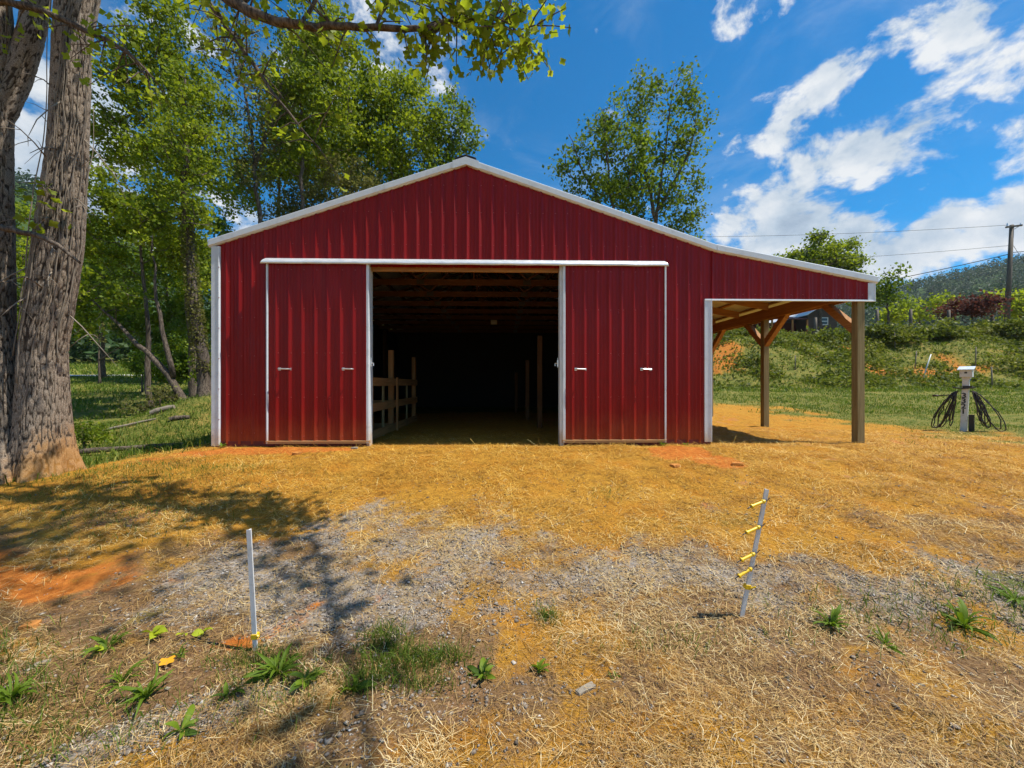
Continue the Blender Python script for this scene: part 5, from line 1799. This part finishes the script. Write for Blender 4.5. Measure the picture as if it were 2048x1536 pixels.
def house():
    x0, x1, y0, y1 = 43.1, 47.3, 47.2, 54
    g = hz(45, 48) - .3
    r = empty('house', (45, 50, g))
    tag(r, 'brown house with a white window and pale metal roof above the bank', 'house')
    mw = material('brown_siding', lambda t: bsdf(t, t.mix(t.noise(scaled(t, pos(t), (1, 1, 12)), 1.0, 4), (.055, .038, .030), (.10, .072, .058)), .8))
    mr = material('house_roof', lambda t: bsdf(t, t.mix(t.noise(pos(t), 3, 4), (.60, .62, .64), (.74, .76, .78)), .4))
    md = material('maroon_siding', lambda t: bsdf(t, t.mix(t.noise(scaled(t, pos(t), (6, 6, .6)), 1.0, 4), (.075, .018, .016), (.12, .03, .025)), .8))
    mg = material('window_glass', lambda t: bsdf(t, t.mix(t.noise(pos(t), 1.2, 2), (.03, .035, .04), (.07, .08, .09)), .08))
    eave = 10.9
    MB().prism([(x0, g), (x1, g), (x1, eave), ((x0 + x1) / 2 - .3, eave + 1.1), (x0, eave)], 'y', y0, y1).build('wall', mw, r)
    for s, xa in ((-1, x0 - .35), (1, x1 + .35)):
        xm = (x0 + x1) / 2 - .3
        MB().prism([(xm, eave + 1.22), (xm, eave + 1.30), (xa, eave - .02), (xa, eave - .12)], 'y', y0 - .35, y1 + .3).build('roof', mr, r)
    w = empty('window', (45.4, y0, 10))
    w.parent = r
    w.matrix_parent_inverse = Matrix.Translation(-r.location)
    wx, wz, ww, wh = 44.95, 9.45, 1.05, 1.1
    for a in (MB().box(wx, wx + ww, y0 - .08, y0 - .01, wz, wz + .12), MB().box(wx, wx + ww, y0 - .08, y0 - .01, wz + wh - .12, wz + wh), MB().box(wx, wx + .12, y0 - .078, y0 - .01, wz + .12, wz + wh - .12),
              MB().box(wx + ww - .12, wx + ww, y0 - .078, y0 - .01, wz + .12, wz + wh - .12), MB().box(wx + .12, wx + ww - .12, y0 - .076, y0 - .01, wz + wh / 2 - .06, wz + wh / 2 + .06)):
        a.build('frame', M_PVC, w)
    MB().box(wx + .1, wx + ww - .1, y0 - .045, y0 - .012, wz + .1, wz + wh - .1).build('pane', mg, w)
    # lower maroon wing with an open porch
    MB().box(34.3, x0 - .02, y0 + 2.2, y1, g - 1, 10.1).build('wing_wall', md, r)
    MB().prism([(y0 - .6, 10.15), (y0 - .6, 10.28), (y1 - 2, 11.6), (y1 - 2, 11.45)], 'x', 33.8, x0 - .36).build('porch_roof', md, r)
    for px in (34.8, 37.7, 40.6, 42.7):
        MB().box(px - .09, px + .09, y0 - .5, y0 - .32, g - .8, 10.16).build('porch_post', WOOD['z'], r)
    MB().box(37.0, 38.2, y0 + 2.12, y0 + 2.19, g - .2, 9.3).build('door', M_BLACK, r)


house()


# ------------------------------------------------------------------ small things on the ground
def leaf_blade(name, mat, L, W, fold, droop, seed, n=5):
    rg = random.Random(seed)
    V, F = [], []
    for i in range(n + 1):
        t = i / n
        w = W * (math.sin(math.pi * min(1, t * .92 + .08)) ** .8) * (1 if i < n else .12)
        x = L * t
        z = droop * (math.sin(t * 2.0) * .55 - t * t * .30) * L
        wv = rg.uniform(-.06, .06) * W
        V += [(x, -w / 2, z + fold * w + wv), (x, 0, z), (x, w / 2, z + fold * w - wv)]
    for i in range(n):
        for j in range(2):
            F.append((i * 3 + j, i * 3 + j + 1, i * 3 + 4 + j, i * 3 + 3 + j))
    return np_mesh(name, np.array(V), np.array(F), mat, smooth=True, rnd=np.clip(np.full(len(V), .45) + rg.uniform(-.35, .35), 0, 1))


WEED_LEAVES = [leaf_blade('leaf', M_WEED, 1, w, .25, d, k) for k, (w, d) in enumerate(((.10, .7), (.14, .55), (.075, .9), (.26, .5), (.33, .55)))]
SEED_LEAVES = [leaf_blade('leaf', M_SEEDLING, 1, .75, .2, .4, 20 + k, 4) for k in range(3)]


def weed(x, y, n, L, kind, label, seed, cat='weed', group='weeds in the straw', name='weed_plant'):
    rg = random.Random(seed)
    g = hz(x, y)
    r = empty(name, (x, y, g))
    tag(r, label, cat, group)
    pool = {'narrow': WEED_LEAVES[:3], 'broad': WEED_LEAVES[3:], 'seed': SEED_LEAVES}[kind]
    for k in range(int(n * (1.9 if kind == 'narrow' else 1.2))):
        o = bpy.data.objects.new('leaf', rg.choice(pool))
        C.objects.link(o)
        o.parent = r
        a = 6.283 * (k + rg.uniform(-.35, .35)) / n
        o.location = (rg.uniform(-.01, .01), rg.uniform(-.01, .01), .004 + (.03 if kind == 'seed' else 0))
        o.rotation_euler = (rg.uniform(-.7, .7), rg.choice((rg.uniform(-.8, -.3), rg.uniform(-.35, .08), rg.uniform(-.35, .08))) if kind != 'seed' else rg.uniform(-.3, .1), a)
        s = L * rg.uniform(.45, 1.2)
        o.scale = (s, s * rg.uniform(.8, 1.2), s)


WEEDS = [(-1.22, -5.09, 20, .17, 'narrow', 'largest leafy weed rosette, just below the upright white stake'), (-1.03, -5.18, 11, .12, 'broad', 'broad-leaved weed touching the largest weed rosette'),
         (-1.36, -5.28, 9, .09, 'broad', 'small broad-leaved weed below the largest rosette'), (-.73, -5.29, 8, .10, 'broad', 'broad-leaved weed left of the grass tuft at the bottom'),
         (-.10, -5.19, 12, .11, 'broad', 'bright green weed alone in the lower middle'), (.20, -5.16, 8, .09, 'broad', 'weed just right of the lower middle one'), (.59, -5.18, 6, .06, 'broad', 'tiny weed right of the lower middle pair'),
         (2.06, -4.84, 17, .16, 'narrow', 'dark spiky weed rosette right of the leaning stake'), (2.24, -5.02, 10, .12, 'narrow', 'low weed just below the dark spiky rosette'), (2.94, -4.83, 20, .19, 'narrow', 'wide spiky weed rosette toward the right edge'),
         (3.55, -4.62, 14, .17, 'narrow', 'weed rosette by the right edge of the yard'), (-2.42, -5.27, 18, .17, 'narrow', 'weed rosette at the left edge of the foreground'), (-1.99, -5.16, 13, .15, 'narrow', 'slanting dark weed in the brown litter'),
         (-1.76, -5.28, 16, .16, 'narrow', 'wide dark weed beside the gravel strip'), (-1.44, -5.46, 7, .11, 'broad', 'dark broad-leaved weed low in the left foreground'), (-1.80, -5.02, 6, .10, 'narrow', 'small weed beside the orange leaf'),
         (-2.28, -4.93, 10, .15, 'narrow', 'grassy tuft beside the yellow-green seedling'), (-.98, -5.04, 4, .06, 'broad', 'tiny weed beside the grass tuft near the stake'), (.28, -4.70, 9, .08, 'narrow', 'small green tuft in the middle gravel'),
         (-5.05, -.06, 7, .12, 'broad', 'small weed at the foot of the white left barn corner'), (2.93, -.16, 9, .10, 'broad', 'grey-green weed at the foot of the right sliding door'), (3.35, -.14, 9, .09, 'broad', 'grey-green weed on the clay near the lean-to corner')]
for k, (x, y, n, L, kind, lab) in enumerate(WEEDS):
    weed(x, y, n, L * .88, kind, lab, 100 + k)
for k, (x, y, n, L, lab) in enumerate(((-2.09, -4.85, 5, .085, 'yellow-green seedling, the largest, on the gravel edge'), (-1.80, -4.85, 4, .07, 'yellow-green seedling nearest the upright stake'),
                                       (-2.30, -4.97, 4, .07, 'yellow-green seedling farthest left of the three'), (-1.90, -4.88, 3, .045, 'tiny yellow-green seedling between two larger ones'))):
    weed(x, y, n, L * .72, 'seed', lab, 200 + k, 'seedling', 'yellow-green seedlings', 'seedling')

M_CLAYROCK = material('clay_rock', lambda t: bsdf(t, t.mix(t.noise(pos(t), 25, 5), (.42, .15, .03), (.58, .26, .07)), .9, 0, .2, t.noise(pos(t), 50, 4), .5, .01))
M_PALEROCK = material('pale_rock', lambda t: bsdf(t, t.mix(t.noise(pos(t), 25, 5), (.20, .17, .13), (.34, .29, .22)), .9, 0, .2, t.noise(pos(t), 50, 4), .5, .01))


def rock(x, y, sx, sy, sz, mat, label, seed, rot=0.0):
    import bmesh
    rg = random.Random(seed)
    bm = bmesh.new()
    bmesh.ops.create_icosphere(bm, subdivisions=2, radius=1.0)
    for v in bm.verts:
        p = v.co
        q = Vector([max(-.62, min(.62, c * 1.05)) for c in p]) + p * .12
        q *= 1 + rg.uniform(-.09, .09)
        q = Vector((q.x * sx, q.y * sy, q.z * sz))
        v.co = Matrix.Rotation(rot, 3, 'Z') @ q
    me = bpy.data.meshes.new('rock')
    bm.to_mesh(me)
    bm.free()
    me.materials.append(mat)
    o = bpy.data.objects.new('rock', me)
    C.objects.link(o)
    o.location = (x, y, hz(x, y) + sz * .3)
    tag(o, label, 'rock', 'loose rocks in the yard')


rock(-2.94, -4.74, .055, .04, .038, M_CLAYROCK, 'blocky orange clay rock at the left edge of the yard', 1, .3)
rock(-3.56, -4.01, .06, .05, .02, M_CLAYROCK, 'flat orange rock in the shaded red clay', 2, .8)
rock(-3.3, -.85, .09, .07, .03, M_CLAYROCK, 'flat orange clod near the left sliding door', 3)
rock(-2.55, -.42, .07, .05, .03, M_PALEROCK, 'small pale stone at the left door\'s corner', 4)
rock(2.46, -1.72, .09, .06, .03, M_CLAYROCK, 'orange clod at the front of the right clay patch', 5, .4)
rock(3.4, -1.65, .10, .05, .03, M_CLAYROCK, 'orange clod at the right end of the clay patch', 6, -.3)
rock(-2.55, -5.02, .045, .02, .014, M_PALEROCK, 'small pale stone in the brown litter', 7, .6)
rock(.42, -5.28, .075, .024, .016, M_PALEROCK, 'long flat pale stone in the lower middle', 8, .5)
M_ORANGE = material('orange_leaf', leaf_fn((.55, .24, .01), (.66, .31, .012), (.75, .4, .02), (.7, .35, .02), .2))
o = bpy.data.objects.new('fallen_leaf', tulip_mesh('fallen_leaf', M_ORANGE, 3))
C.objects.link(o)
o.matrix_world = Matrix.Translation((-1.82, -5.08, hz(-1.82, -5.08) + .03)) @ Matrix.Rotation(.5, 4, 'Z') @ Matrix.Rotation(.35, 4, 'X') @ Matrix.Diagonal((.072, .05, .06, 1))
tag(o, 'bright orange fallen leaf lying in the brown litter', 'leaf')

# cut logs on the mound by the barn corner
for (p0, p1, r, mat, lab) in (((-9.75, 3.9), (-9.25, 4.05), .075, M_DRY, 'pale cut log chunk on the mound by the barn corner'), ((-8.75, 3.3), (-8.35, 3.45), .06, M_BARK, 'dark broken log just below the pale chunk'),
                              ((-10.2, 2.9), (-9.2, 3.4), .03, M_DRY, 'long thin grey stick lying across the slope'), ((-8.4, .35), (-6.7, 1.2), .05, M_BARK, 'dark weathered branch lying on the grass left of the barn')):
    a, b = Vector((*p0, hz(*p0) + r * .7)), Vector((*p1, hz(*p1) + r * .7))
    m = (a + b) / 2 + Vector((0, 0, r * .3))
    pts = [a, a + (m - a) * .5 + Vector((.02, 0, .02)), m, m + (b - m) * .5 + Vector((-.02, 0, .0)), b]
    o = MB().tube(pts, [r, r * 1.08, r * .95, r, r * .8], 12).build('log', mat, None, smooth=False)
    tag(o, lab, 'log', 'logs left of the barn')


# ------------------------------------------------------------------ air
def haze():
    o = MB().box(-2150, 2150, -650, 2600, -70, 330).build('haze', M_ROD, None)
    m = bpy.data.materials.new('haze_air')
    m.use_nodes = True
    t = NT(m.node_tree)
    v = t.n('ShaderNodeVolumePrincipled', {'Color': (.82, .90, 1.0), 'Density': HAZE, 'Anisotropy': .25})
    out = t.n('ShaderNodeOutputMaterial')
    t.nt.links.new(v.outputs[0], out.inputs['Volume'])
    o.data.materials.clear()
    o.data.materials.append(m)
    tag(o, kind='stuff')


HAZE = 0.0001
haze()
